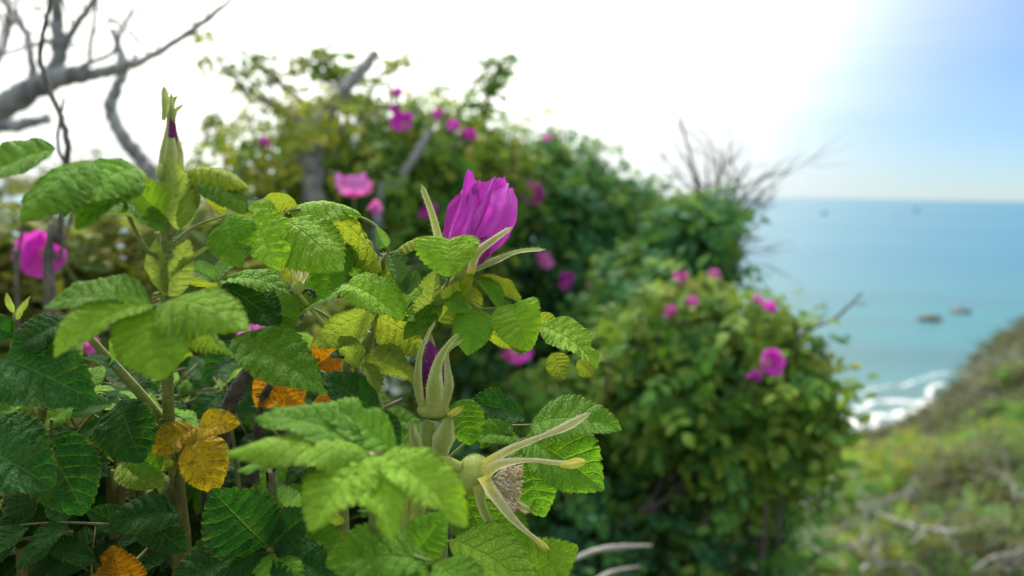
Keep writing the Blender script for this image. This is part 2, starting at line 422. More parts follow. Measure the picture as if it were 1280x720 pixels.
# ------------------------------------------------------------------ background shrubs
def leaflet_low(L, wd, fold, droop):        # eight small faces: a folded, drooping leaflet along +Y
    h = fold*wd
    v = [(0, 0, 0), (-wd*.8, .3*L, h), (-wd*.85, .68*L, h-droop*.4), (0, L, -droop), (wd*.85, .68*L, h-droop*.4), (wd*.8, .3*L, h), (0, .3*L, .02*L), (0, .68*L, -droop*.35)]
    f = [(0, 6, 1), (1, 6, 7), (1, 7, 2), (2, 7, 3), (0, 5, 6), (5, 4, 7), (5, 7, 6), (4, 3, 7)]
    return np.array(v), np.array(f)
def compound_low(n_pairs, L, rng, slim=1.0): # a rose leaf: stalk, pairs of leaflets, one at the end
    V, Fc = [], []; off = 0
    def add(v, f):
        nonlocal off
        V.append(v); Fc.append(f+off); off += len(v)
    ln = L*(n_pairs*.55+.75)
    add(np.array([(-.03*L, 0, 0), (.03*L, 0, 0), (0, ln, 0)]), np.array([(0, 1, 2)]))
    for k in range(n_pairs):
        y = L*(.55*k+.45)
        for sgn in (-1, 1):
            v, f = leaflet_low(L*rng.uniform(.8, 1), L*.30*slim, rng.uniform(.1, .6), L*rng.uniform(.05, .35))
            a = sgn*R(rng.uniform(-75, -50)); ca, sa = math.cos(a), math.sin(a)
            v = np.stack([v[:, 0]*ca - v[:, 1]*sa, v[:, 0]*sa + v[:, 1]*ca + y, v[:, 2] - .12*L*k], 1)
            add(v, f)
    v, f = leaflet_low(L*1.08, L*.33*slim, rng.uniform(.1, .5), L*.3)
    v = v + np.array([0, ln, -.12*L*n_pairs]); add(v, f)
    return np.concatenate(V), np.concatenate(Fc)
rngp = random.Random(5)
CLOW = [compound_low(rngp.choice((2, 2, 3)), .036*rngp.uniform(.8, 1.15), rngp) for _ in range(6)]
CSLIM = [compound_low(3, .05*rngp.uniform(.8, 1.15), rngp, .55) for _ in range(4)]
def basis(nrm, spin):
    n = nrm/np.linalg.norm(nrm, axis=1, keepdims=True)
    a = np.where(np.abs(n[:, 2:3]) < .9, np.array([[0, 0, 1.]]), np.array([[1., 0, 0]]))
    t = np.cross(a, n); t /= np.linalg.norm(t, axis=1, keepdims=True); b = np.cross(n, t)
    c, s_ = np.cos(spin)[:, None], np.sin(spin)[:, None]
    return t*c+b*s_, -t*s_+b*c, n
def scatter_leaves(pos, nrm, scale, cols, temps, seed):
    rs = np.random.RandomState(seed); n = len(pos)
    X, Y, Z = basis(nrm, rs.uniform(0, 6.283, n)); which = rs.randint(0, len(temps), n)
    V, Fc, T = [], [], []; off = 0
    for k, (tv, tf) in enumerate(temps):
        i = np.where(which == k)[0]
        if not len(i): continue
        v = (tv[None, :, 0:1]*X[i][:, None] + tv[None, :, 1:2]*Y[i][:, None] + tv[None, :, 2:3]*Z[i][:, None])*scale[i][:, None, None] + pos[i][:, None]
        f = tf[None] + (np.arange(len(i))*len(tv))[:, None, None] + off
        V.append(v.reshape(-1, 3)); Fc.append(f.reshape(-1, 3)); T.append(np.repeat(cols[i], len(tv), 0)); off += len(i)*len(tv)
    return np.concatenate(V), np.concatenate(Fc), np.concatenate(T)
def bush(name, label, cat, lobes, dens, cols, temps=CLOW, mat_stem=M_TWIG, n_leaf=0, seed=1, group=None, stems=7, inner=.5, lsc=1.0, base=None, up=.5, twig=True):
    """lobes: (px, py, depth, rx px, ry px, depth radius m); dens: leaves per square metre of lobe surface"""
    rs = np.random.RandomState(seed); rng = random.Random(seed)
    L = []
    for (px, py, d, rx, ry, rd) in lobes:
        L.append((P(px, py, d), rx*d/F, ry*d/F, rd))
    if base is None:
        c = sum((l[0] for l in L), Vector())/len(L); base = (c.x, c.y)
    root = thing(name, label, cat, (base[0], base[1], ground_z(*base)-.02), group)
    r0 = Vector(root.location)
    pos, nrm, shade = [], [], []
    for (c, rx, ry, rd) in L:
        area = 4*math.pi*((rx*ry+rx*rd+ry*rd)/3)
        n = int(area*dens)
        d = rs.normal(size=(n, 3)); d /= np.linalg.norm(d, axis=1, keepdims=True)
        lum = np.array([mnoise.noise(Vector(q)*2.3+Vector((seed*3.1, c.x, c.z))) + .6*mnoise.noise(Vector(q)*6+Vector((c.x, 0, seed))) for q in d])
        rad = (rs.uniform(inner**2, 1, n)**.5)*(1+.30*lum) + rs.exponential(.05, n)
        pos.append(np.array(c)+d*rad[:, None]*np.array([rx, rd, ry])); nn = d/np.array([rx, rd, ry]); nn /= np.linalg.norm(nn, axis=1, keepdims=True)
        nrm.append(nn*.7 + np.array([0, 0, up]) + rs.normal(size=(n, 3))*.45)
    pos, nrm = np.concatenate(pos), np.concatenate(nrm)
    ok = np.array([p[2] > ground_z(p[0], p[1])+.03 for p in pos]); pos, nrm = pos[ok], nrm[ok]
    n = len(pos)
    cols = np.array(cols); ci = rs.randint(0, len(cols), n)
    pn = np.array([mnoise.noise(Vector(p)*4.0) for p in pos])
    cc = cols[ci]*(1+.35*pn[:, None])*rs.uniform(.75, 1.25, (n, 1))
    scl = rs.uniform(.55, 1.35, n)*lsc
    if n_leaf:                               # the leaves towards the viewer, one object each
        camv = np.array(MC.translation); dist = np.linalg.norm(pos-camv, axis=1)
        mind = dist + rs.uniform(0, .35, n)
        sel = np.argsort(mind)[:n_leaf]; keep = np.ones(n, bool); keep[sel] = False
        X, Y, Z = basis(nrm, rs.uniform(0, 6.283, n))
        meshes = [[mesh('leaf', tv, tf, M_TL, tint=np.tile(col_*k_, (len(tv), 1))) for (tv, tf) in temps] for col_ in cols for k_ in (.85, 1.15)]
        for i in sel:
            o = bpy.data.objects.new('leaf', rng.choice(rng.choice(meshes))); link(o, root)
            m = Matrix(((X[i][0], Y[i][0], Z[i][0]), (X[i][1], Y[i][1], Z[i][1]), (X[i][2], Y[i][2], Z[i][2]))).to_4x4()
            o.matrix_basis = Matrix.Translation(Vector(pos[i])-r0) @ m @ Matrix.Scale(float(scl[i]), 4)
    else: keep = np.ones(n, bool)
    v, f, t = scatter_leaves(pos[keep], nrm[keep], scl[keep], cc[keep], temps, seed)
    fo = obj('foliage', mesh('foliage', v-np.array(r0), f, M_TL, True, tint=np.clip(t, .004, .6)), root, kind='stuff')
    for k in range(stems):
        c, rx, ry, rd = L[k % len(L)]
        tip = c + Vector((rng.uniform(-.6, .6)*rx, rng.uniform(-.6, .6)*rd, rng.uniform(0, .7)*ry))
        b = r0 + Vector((rng.uniform(-.15, .15), rng.uniform(-.12, .12), 0))
        mid = b.lerp(tip, .5) + Vector((rng.uniform(-.1, .1), rng.uniform(-.1, .1), .1))
        geos = [tube_geo([b, mid, tip], [.011, .008, .003], 6, 5, .1)]
        if twig:
            for q in range(6):
                a = mid.lerp(tip, rng.uniform(-.5, 1)); 
                if q < 2: a = b.lerp(mid, rng.uniform(.4, .95))
                e = a + Vector((rng.uniform(-1, 1), rng.uniform(-1, 1), rng.uniform(-.1, 1)))*rng.uniform(.12, .3)
                geos.append(tube_geo([a, a.lerp(e, .5)+Vector((0, 0, .03)), e], [.004, .003, .0015], 5, 3))
        part_from('stem', merge(geos), mat_stem, root)
    return root
# open rose: five broad petals, each a mesh shared by every flower
def petal_geo(wd, cup, ruff, seed, nu=9, nv=9, flare=.0):
    v, uv = [], []
    for i in range(nu):
        u = i/(nu-1)
        for j in range(nv):
            s_ = j/(nv-1)*2-1
            wdt = wd*(math.sin(math.pi*(.06+.60*u**.8)))*(1.0)
            x = s_*wdt; y = u*(1-.10*(1-abs(s_))**2*(u > .9)) - .22*u*s_*s_*(u)
            z = cup*(u*u*.45) + .35*cup*s_*s_*u - flare*max(0, u-.6)**2
            z += ruff*u*mnoise.noise(Vector((x*3.1+seed, y*3.1, seed*1.7)))*1.2 + ruff*.5*u*u*math.sin(s_*7+seed)
            v.append((x, y, z)); uv.append((u, s_*.5+.5))
    f = [(i*nv+j, i*nv+j+1, (i+1)*nv+j+1, (i+1)*nv+j) for i in range(nu-1) for j in range(nv-1)]
    return v, f, uv
PET = []
for k in range(4):
    v, f, uv = petal_geo(.62, .35+.1*k, .12, k*2.3); PET.append(mesh('petal', v, f, M_PETAL, uv=uv))
def stamen_mesh():
    g = []
    for k in range(26):
        a = random.uniform(0, 6.28); r = random.uniform(.05, .22)
        g.append(tube_geo([(0, 0, 0), (math.cos(a)*r*.6, math.sin(a)*r*.6, .14), (math.cos(a)*r, math.sin(a)*r, .22)], [.012, .010, .028], 4, 1))
    v, f = merge(g); return mesh('stamens', v, f, M_YSTAMEN)
ST = stamen_mesh()
FC = [(.62, .035, .56), (.66, .06, .60), (.50, .02, .46), (.72, .18, .60)]
def flower(root, px, py, d, rpx, face, openness=.35, col=None, seed=0, toward=None):
    """a rose on a bush; face = camera-axes direction it looks"""
    rng = random.Random(seed); p = P(px, py, d); rad = min(.055, max(.022, rpx*d/F*1.05)); r0 = Vector(root.location)
    n = CV(face); q = n.to_track_quat('Z', 'Y').to_matrix().to_4x4()
    back = toward if toward is not None else p - n*.07 + Vector((0, .08, -.10))
    fl = part_from('flower', merge([tube_geo([back, p-n*.03, p], [.0025, .0025, .004], 6, 3)]), M_GREENSTEM, root)
    col = col or rng.choice(FC); fl.color = (*col, 1)
    B = Matrix.Translation(p-r0) @ q @ Matrix.Scale(rad, 4)
    for k in range(5):
        o = bpy.data.objects.new('petal', rng.choice(PET)); link(o, fl); o.color = (*[c*rng.uniform(.85, 1.15) for c in col], 1)
        o.matrix_basis = B @ Matrix.Rotation(2*math.pi*k/5+rng.uniform(-.35, .35), 4, 'Z') @ Matrix.Translation((0, .04, .01*k)) @ Matrix.Rotation(openness*rng.uniform(.1, 2.2), 4, 'X') @ Matrix.Scale(rng.uniform(.75, 1.15), 4)
    o = bpy.data.objects.new('stamens', ST); link(o, fl); o.matrix_basis = B; o['kind'] = 'stuff'
    return fl
def sprig(root, pts, rpx, n, cols, seed, lsc=1.0, spread=.05, temps=CLOW):
    """a leafy shoot standing out of a bush: stem plus separate leaves; pts are (px, py, depth)"""
    rng = random.Random(seed); r0 = Vector(root.location); W = [P(*p) for p in pts]
    d = pts[0][2]
    part_from('shoot', tube_geo(W, [rpx*d/F*(1-.6*i/(len(W)-1)) for i in range(len(W))], 6, 4), M_TWIG, root)
    path, _ = catmull(W, [0]*len(W), 8)
    ms = [[mesh('leaf', tv, tf, M_TL, tint=np.tile(np.array(c), (len(tv), 1))) for (tv, tf) in temps] for c in cols]
    for k in range(n):
        p = path[int(len(path)*(.25+.75*k/n))]
        o = bpy.data.objects.new('leaf', rng.choice(rng.choice(ms))); link(o, root)
        dr = Vector((rng.uniform(-1, 1), rng.uniform(-1, 1), rng.uniform(-.3, .6)))
        nn = (Vector((rng.uniform(-.7, .7), rng.uniform(-1.2, .3), .8))).normalized()
        y = (dr - nn*dr.dot(nn)).normalized(); x = y.cross(nn)
        m = Matrix(((x.x, y.x, nn.x), (x.y, y.y, nn.y), (x.z, y.z, nn.z))).to_4x4()
        o.matrix_basis = Matrix.Translation(p-r0) @ m @ Matrix.Scale(1.35*lsc*rng.uniform(.7, 1.2), 4)
GR = [(.09, .24, .05), (.12, .29, .05), (.07, .20, .055), (.18, .33, .05)]
GRL = [(.16, .28, .05), (.22, .33, .05), (.11, .24, .045), (.28, .31, .05)]
GRD = [(.06, .20, .085), (.07, .23, .085), (.09, .25, .06), (.05, .165, .08)]
GRY = [(.27, .32, .045), (.33, .34, .05), (.20, .30, .045), (.14, .25, .045)]

b_peak = bush('rose_bush', 'tall dark green rose bush with scattered magenta roses against the pale sky', 'bush',
     [(700, 330, 3.3, 130, 150, .45), (640, 420, 3.2, 130, 150, .45), (590, 250, 3.5, 90, 90, .35), (770, 300, 3.4, 80, 80, .3), (690, 225, 3.4, 60, 50, .25), (720, 560, 3.1, 190, 150, .5)],
     900, GRD+[GR[0]], n_leaf=160, seed=3, stems=12)
b_lobe = bush('rose_bush', 'dark green rose bush lobe with bare twigs sticking out towards the sea', 'bush',
     [(800, 400, 2.6, 75, 85, .25), (850, 320, 2.9, 65, 75, .3), (880, 290, 2.95, 42, 48, .2), (820, 400, 2.9, 90, 90, .3), (830, 560, 2.9, 120, 140, .35)],
     900, GRD+[GR[1]], n_leaf=110, seed=4, stems=8)
b_mound = bush('rose_bush', 'rounded leafy rose bush with pink blooms above the surf', 'bush',
     [(890, 470, 2.15, 135, 105, .30), (960, 490, 2.1, 82, 85, .24), (850, 420, 2.2, 75, 65, .22), (910, 560, 2.2, 110, 80, .26), (800, 500, 2.25, 75, 85, .24), (985, 520, 2.1, 55, 60, .2), (700, 520, 2.3, 70, 60, .2)],
     760, GR+[GRL[0], GRL[1]], n_leaf=230, seed=6, stems=12)
b_thick = bush('thicket', 'dark tangled thicket filling the shade below the rose bushes', 'bush',
     [(740, 620, 2.3, 150, 80, .3), (870, 650, 2.3, 130, 70, .3), (640, 600, 2.5, 120, 120, .3), (790, 720, 2.1, 200, 60, .3), (560, 560, 2.7, 120, 150, .3)],
     420, GRD+[GR[2], GRL[2]], n_leaf=100, seed=16, stems=12)
b_left = bush('rose_bush', 'loose pale green rose bush with yellowing leaves around a grey broken trunk', 'bush',
     [(470, 250, 2.7, 120, 90, .35), (540, 190, 2.75, 85, 75, .3), (430, 200, 2.7, 80, 60, .3), (350, 270, 2.6, 90, 70, .3), (620, 230, 2.9, 60, 60, .25), (450, 360, 2.6, 190, 110, .4)],
     520, GR+GRL, n_leaf=170, seed=8, stems=9)
b_yel = bush('yellowing_bush', 'thin yellow leaved bush in front of the pale rose bush beside the broken branch', 'bush',
     [(345, 180, 2.3, 75, 55, .2), (400, 150, 2.35, 60, 40, .2), (280, 215, 2.3, 45, 35, .15)],
     230, GRY, n_leaf=90, seed=9, stems=6, lsc=.9)
b_olive = bush('rose_bush', 'olive rose bush with one big magenta bloom among purple brown twigs', 'bush',
     [(60, 360, 1.45, 110, 90, .2), (160, 330, 1.5, 75, 70, .2), (250, 330, 1.5, 90, 70, .2), (-40, 330, 1.4, 90, 90, .2), (330, 400, 1.5, 120, 90, .2), (150, 480, 1.4, 250, 120, .25)],
     560, [(.14, .17, .03), (.10, .14, .025), (.18, .18, .03), (.06, .12, .025)], n_leaf=130, seed=12, stems=10)
b_far = bush('low_shrub', 'pale low shrub seen below the leaning broken trunk', 'shrub',
     [(130, 230, 4.2, 70, 40, .3), (60, 250, 4.2, 80, 45, .3), (200, 240, 4.2, 60, 40, .3)], 260, [(.16, .2, .09), (.12, .17, .08), (.2, .2, .1)], n_leaf=40, seed=14, stems=8)
# leafy shoots against the sky
sprig(b_left, [(470, 180, 2.7), (440, 130, 2.7), (400, 95, 2.7), (385, 75, 2.7)], 4, 20, GRL, 1)
sprig(b_left, [(420, 190, 2.6), (350, 140, 2.6), (300, 105, 2.6), (262, 60, 2.6)], 4, 24, GRL, 2)
sprig(b_left, [(400, 190, 2.65), (380, 130, 2.65), (330, 90, 2.65), (318, 62, 2.65)], 4, 20, GRL, 3)
sprig(b_left, [(470, 180, 2.6), (460, 130, 2.6), (480, 90, 2.6), (500, 85, 2.6)], 3, 14, GRL, 5)
sprig(b_left, [(440, 170, 2.7), (425, 110, 2.7), (415, 75, 2.7), (400, 55, 2.7)], 3, 16, GRL, 15)
sprig(b_left, [(560, 190, 2.8), (575, 140, 2.8), (600, 95, 2.8), (640, 68, 2.8)], 3, 16, GR, 6, .9)
sprig(b_left, [(606, 230, 2.8), (604, 170, 2.8), (612, 110, 2.8), (632, 70, 2.8)], 4, 26, GR, 7, .95)
sprig(b_peak, [(700, 240, 3.2), (705, 200, 3.2), (703, 165, 3.2)], 4, 14, GR, 8)
sprig(b_mound, [(980, 500, 2.1), (1020, 480, 2.1), (1050, 492, 2.1)], 3, 12, GRL, 9, .8)
sprig(b_mound, [(980, 520, 2.1), (1015, 555, 2.1), (1045, 570, 2.1)], 3, 12, GR, 10, .8)
sprig(b_lobe, [(880, 300, 2.8), (905, 270, 2.8), (925, 262, 2.8)], 3, 10, GR, 11, .8)
rgs = random.Random(8)
for bsh, cols_, dd, spots in ((b_peak, GR, 3.2, [(640, 215), (668, 195), (730, 205), (760, 225), (790, 240), (815, 262), (600, 200)]), (b_lobe, GR, 2.75, [(850, 265), (910, 300), (925, 340), (830, 270)]),
                     (b_mound, GRL, 2.0, [(800, 380), (850, 350), (900, 355), (960, 385), (1000, 420), (1030, 455), (1040, 530), (1015, 590), (820, 430), (900, 430), (760, 460)]), (b_left, GRL, 2.6, [(330, 200), (290, 170), (520, 140), (560, 150), (640, 190), (260, 150)])):
    for (qx, qy) in spots:
        ax_ = rgs.uniform(-25, 25); up_ = rgs.uniform(20, 50)
        sprig(bsh, [(qx-ax_*.6, qy+50, dd+.08), (qx, qy+12, dd), (qx+ax_*.5, qy-up_*.5, dd-.02)], 2.5, rgs.choice((7, 9, 11)), cols_, int(qx*7+qy), .75)
# roses
for i, (r, px, py, d, rp, fc, op) in enumerate([
    (b_left, 443, 246, 1.9, 29, (.05, .93, .3), .25), (b_left, 498, 122, 2.4, 10, (0, .8, .4), .9), (b_left, 506, 157, 2.4, 17, (-.1, .5, .8), .3),
    (b_left, 545, 147, 2.5, 9, (.3, .6, .5), .8), (b_left, 565, 161, 2.5, 10, (.2, .5, .7), .5), (b_left, 584, 172, 2.5, 11, (.3, .3, .9), .6), (b_yel, 331, 180, 2.15, 12, (.4, .3, .8), .7),
    (b_left, 495, 140, 2.4, 9, (-.5, .6, .5), .7),
    (b_peak, 663, 246, 2.85, 16, (.1, .3, 1), .3), (b_peak, 676, 328, 2.75, 14, (.4, .4, .8), .5), (b_peak, 709, 355, 2.75, 13, (-.1, .4, .9), .4), (b_peak, 736, 357, 2.8, 9, (.5, -.2, .6), 1.0),
    (b_peak, 683, 176, 3.0, 8, (.2, .8, .5), .6), (b_peak, 640, 444, 2.2, 22, (.3, .7, .5), .3), (b_peak, 540, 270, 2.4, 14, (-.4, .5, .6), .4), (b_peak, 700, 607, 2.0, 10, (.4, .1, .8), .8),
    (b_mound, 850, 351, 1.98, 12, (.2, .6, .7), .5), (b_mound, 889, 345, 2.0, 11, (.3, .3, 1), .4), (b_mound, 864, 379, 1.9, 11, (.1, .4, .9), .6), (b_mound, 837, 391, 1.95, 11, (-.2, .5, .8), .5),
    (b_mound, 944, 377, 1.95, 10, (.4, .6, .7), .6), (b_mound, 958, 387, 1.9, 11, (.3, .5, .8), .4), (b_mound, 957, 453, 1.72, 21, (.35, .15, .9), .3), (b_mound, 942, 470, 1.74, 10, (-.4, -.1, .9), .8),
    (b_olive, 105, 436, 1.1, 8, (.2, .5, .8), .7), (b_olive, 318, 416, 1.1, 9, (.2, .5, .8), .7), (b_olive, 58, 315, 1.1, 35, (.2, -.1, .9), .5), (b_olive, 465, 262, 1.7, 8, (.5, .2, .7), 1.0)]):
    flower(r, px, py, d, rp, fc, op, seed=i, col=FC[3] if i in (16, 18, 19, 20) else None)

# ------------------------------------------------------------------ bare trees and twigs
def to_ground(p): return Vector((p.x, p.y, ground_z(p.x, p.y)-.05))
def twigs(geos, a, dr, ln, r, lev, rng, spread=.6, gravity=0.0):
    pts = [a]; d = dr.normalized(); n = 4
    for i in range(n):
        d = (d + Vector((rng.uniform(-1, 1), rng.uniform(-1, 1), rng.uniform(-1, 1)))*.22 + Vector((0, 0, gravity))).normalized()
        pts.append(pts[-1]+d*ln/n)
    geos.append(tube_geo(pts, [r*(1-.7*i/n) for i in range(n+1)], 5, 2))
    if lev > 0:
        for k in range(rng.choice((3, 4, 5))):
            i = rng.randint(1, n-1); e = (d + Vector((rng.uniform(-1, 1), rng.uniform(-1, 1), rng.uniform(-.6, 1)))*spread).normalized()
            twigs(geos, pts[i].lerp(pts[i+1], rng.random()), e, ln*rng.uniform(.4, .7), r*.55, lev-1, rng, spread, gravity)
def limb(root, name, pts, rad, d, mat, sides=9, ground=False, tw=0, seed=0, jit=.10, tl=.3):
    rng = random.Random(seed)
    W = [P(x, y, (q[0] if q else d)) for (x, y, *q) in pts]; rr = [r*d/F for r in rad]
    if ground: W = [to_ground(W[0])] + W; rr = [rr[0]*1.3] + rr
    path, prr = catmull(W, rr, 9)
    prr = [.82*q*(1+.22*mnoise.noise(Vector((i*.35, seed*7.3, 0)))+.10*mnoise.noise(Vector((i*1.1, seed*3.3, 5)))) for i, q in enumerate(prr)]
    path = [p + Vector((mnoise.noise(Vector((i*.4, seed, 1))), mnoise.noise(Vector((i*.4, seed, 8))), mnoise.noise(Vector((i*.4, seed, 15)))))*prr[i]*.5*(0 if i == 0 else 1) for i, p in enumerate(path)]
    geos = [tube_geo(path, prr, sides, 1, jit)]
    for k in range(tw):
        i = rng.randint(len(path)//3, len(path)-2)
        t = (path[i+1]-path[i]).normalized()
        side = CV((rng.uniform(-1, 1), rng.uniform(-.3, 1), rng.uniform(-.5, .5)))
        twigs(geos, path[i], t*.6+side, tl*rng.uniform(.5, 1.1), prr[i]*.45, 1, rng)
    return part_from(name, merge(geos), mat, root)
base = P(-150, 240, 2.2)
dt = thing('dead_tree', 'bare grey dead tree with a leaning trunk and many thin twigs', 'tree', to_ground(base))
limb(dt, 'trunk', [(-150, 260), (-60, 168), (0, 135), (40, 112), (75, 97), (112, 92)], [24, 22, 20, 17, 15, 10], 2.2, M_GREYBARK, 12, True, seed=1)
limb(dt, 'branch', [(90, 97), (150, 85), (185, 72), (230, 45), (270, 15), (300, -12), (340, -60)], [9, 8, 6, 5, 4, 3, 2], 2.2, M_GREYBARK, 9, tw=4, seed=2, tl=.2)
limb(dt, 'branch', [(60, 100), (74, 70), (72, 30), (70, -10), (60, -70)], [12, 11, 9, 8, 6], 2.22, M_GREYBARK, 9, tw=6, seed=3)
limb(dt, 'branch', [(72, 75), (90, 40), (112, 8), (140, -40)], [7, 6, 5, 4], 2.2, M_GREYBARK, 8, tw=5, seed=4)
limb(dt, 'branch', [(42, 108), (36, 55), (20, 20), (-10, -10)], [6, 5, 4, 3], 2.2, M_GREYBARK, 8, tw=6, seed=5)
limb(dt, 'branch', [(110, 90), (114, 50), (120, 10), (124, -20)], [3.5, 3, 2.5, 2], 2.18, M_GREYBARK, 6, tw=3, seed=6, tl=.15)
limb(dt, 'branch', [(100, 84), (140, 66), (152, 40), (168, 5), (175, -15)], [4, 3.5, 3, 2.5, 2], 2.19, M_GREYBARK, 6, tw=3, seed=7, tl=.15)
limb(dt, 'branch', [(-20, 145), (-8, 90), (10, 40), (8, -10)], [6, 5, 4, 3], 2.25, M_GREYBARK, 7, tw=7, seed=8)
limb(dt, 'broken_stub', [(-90, 190), (-40, 168), (0, 159), (32, 155), (60, 148)], [11, 10, 9, 8, 7], 2.15, M_GREYBARK, 10, seed=9, jit=.14)
bt = thing('broken_trunk', 'bare crooked broken trunk leaning behind the tall closed rose bud', 'trunk', to_ground(P(280, 330, 2.5)))
limb(bt, 'trunk', [(280, 330), (240, 265), (200, 224), (175, 198), (150, 165), (138, 132), (150, 100), (153, 75), (141, 38)], [14, 13, 12, 11, 10, 9.5, 8, 7, 5], 2.5, M_GREYBARK, 10, True, seed=21, jit=.12)
limb(bt, 'branch_stub', [(150, 100), (163, 80), (170, 66)], [5, 4, 3], 2.5, M_GREYBARK, 8, seed=22)
gt = thing('broken_trunk', 'grey broken trunk forking inside the pale green rose bush', 'trunk', to_ground(P(395, 330, 2.35)))
limb(gt, 'trunk', [(395, 330), (393, 240), (394, 190), (401, 152), (425, 120), (446, 95), (470, 66)], [16, 14, 12, 11, 10, 9, 8], 2.35, M_GREYBARK, 10, True, seed=31)
limb(gt, 'branch', [(388, 260), (383, 210), (386, 165), (360, 140), (325, 118)], [9, 8, 7, 6, 4], 2.36, M_GREYBARK, 8, seed=32, tw=3)
limb(gt, 'branch', [(470, 300), (495, 235), (520, 192), (540, 160)], [8, 7, 6, 4], 2.4, M_GREYBARK, 8, True, seed=33)
vn = thing('bare_vine', 'thin dark twisting bare stem rising beside the dead tree', 'vine', to_ground(P(66, 400, .95)))
limb(vn, 'stem', [(66, 400), (74, 300), (84, 195), (83, 172), (74, 140), (60, 110), (50, 70), (55, 38), (64, -10), (60, -60)], [4.5, 4.5, 4.5, 4.5, 4.2, 4, 3.8, 3.5, 3, 2.5], .95, M_TWIG, 8, True, seed=41, jit=.06)
limb(vn, 'stem', [(84, 210), (72, 178), (80, 122)], [3, 2.6, 1.6], .95, M_TWIG, 7, seed=42)
for k, (pts, lab) in enumerate((([(58, 420), (75, 320), (100, 240)], 'thin purple brown bare stem crossing in front of the big bloom'), ([(24, 420), (22, 340), (30, 270)], 'short purple brown bare stem beside the big bloom'))):
    q = thing('bare_sapling', lab, 'sapling', to_ground(P(pts[0][0], pts[0][1], 1.0)))
    limb(q, 'stem', pts, [3, 2.6, 2], 1.0, M_TWIG, 8, True, seed=50+k)
ds = thing('bare_shrub', 'leafless twiggy shrub standing out against sea and sky', 'shrub', to_ground(P(880, 420, 3.0)))
for k, (e, r) in enumerate((((850, 150), 3), ((882, 195), 2.6), ((905, 190), 2.6), ((938, 200), 3), ((962, 214), 3.2), ((958, 238), 2.6), ((950, 300), 2.4), ((938, 330), 2.4), ((868, 215), 2.2), ((905, 385), 2))):
    limb(ds, 'branch', [(878, 420), (880, 330), ((880+e[0])/2+4, (300+e[1])/2), e], [4, 3.6, r, 1.2], 3.0, M_TWIG, 6, True, tw=6, seed=60+k, tl=.28)
tw = thing('bare_twig', 'single bare twig reaching out over the sea beside the rounded bush', 'twig', to_ground(P(985, 470, 2.0)))
limb(tw, 'stem', [(985, 470), (1000, 420), (1040, 400), (1062, 382), (1078, 366)], [3, 2.6, 2.4, 2, 1.4], 2.0, M_TWIG, 6, True, tw=2, seed=80, tl=.06)

# ------------------------------------------------------------------ the bluff slope: scrub, dead wood
def slope_line(px): return 590 if px < 1050 else (590-(px-1050)*.46 if px < 1175 else 515-(px-1175)*.72)
rs = random.Random(77)
kinds = [('goldenrod_clump', 'low yellow green shrub on the bluff slope above the beach', GRY[:3]+[(.25, .24, .04)], 'yellow green shrubs on the slope'),
         ('scrub_bush', 'low mid green shrub on the bluff slope above the beach', GR, 'green shrubs on the slope'),
         ('scrub_bush', 'grey green low shrub on the bluff slope above the beach', [(.13, .15, .09), (.10, .13, .07), (.16, .16, .09)], 'grey green shrubs on the slope')]
placed = 0
for k in range(900):
    if placed >= 84: break
    px, py = rs.uniform(860, 1330), rs.uniform(470, 760)
    if py < slope_line(px)+15: continue
    g = G(px, py); d = -(MC.inverted() @ g).z
    if d > (38 if px > 1195 else 30): continue
    size = rs.uniform(.35, .75)*(1 if d > 6 else .6)
    ry = size*F/d*.7
    top = py - ry*1.5
    if top < slope_line(px)-5: continue
    nm, lab, cc, grp = kinds[rs.choice((0, 0, 1, 1, 2) if px < 1180 else (1, 2, 2, 2))]
    bush(nm, lab, 'shrub', [(px, py-ry*.7, d, size*F/d, ry, size), (px+rs.uniform(-.5, .5)*size*F/d, py-ry*.4, d, size*F/d*.8, ry*.8, size*.8)], 130, cc, temps=CSLIM, n_leaf=0, seed=100+k, group=grp, stems=3, lsc=1.1 if d < 8 else 1.6, inner=.3, twig=False, base=(g.x, g.y))
    placed += 1
def cover():                                # ground cover over the whole slope
    r = np.random.RandomState(5); n = 44000
    y = r.uniform(1.5, 50, n)**1.0; x = r.uniform(-.3, 1.05, n)*y*.75 + r.uniform(-2, 2, n)
    ok = np.array([shore_q(a, b) < 39.3 for a, b in zip(x, y)]); x, y = x[ok], y[ok]
    z = np.array([ground_z(a, b) for a, b in zip(x, y)]); n = len(x)
    pos = np.stack([x, y, z+r.uniform(0, .22, n)], 1)
    nrm = np.stack([r.normal(0, .5, n), r.normal(-.2, .5, n), np.ones(n)], 1)
    c = np.array([(.06, .10, .025), (.13, .15, .03), (.085, .105, .05), (.10, .11, .065), (.17, .15, .05)])
    pn = np.array([mnoise.noise(Vector(p)*.5) for p in pos])
    ci = np.clip(((pn+.6)*4+r.uniform(-1.5, 1.5, n)).astype(int), 0, 4)
    ci = np.where((x > 15) & (r.uniform(size=n) < .8), r.randint(2, 4, n), ci)
    v, f, t = scatter_leaves(pos, nrm, r.uniform(.8, 2.0, n)*(1+y*.045), c[ci]*r.uniform(.5, 1.2, (n, 1)), CSLIM, 3)
    o = obj('ground_cover', mesh('ground_cover', v, f, M_TL, True, tint=t)); o['kind'] = 'stuff'; o['label'] = 'mixed low ground cover matting the bluff slope'
cover()
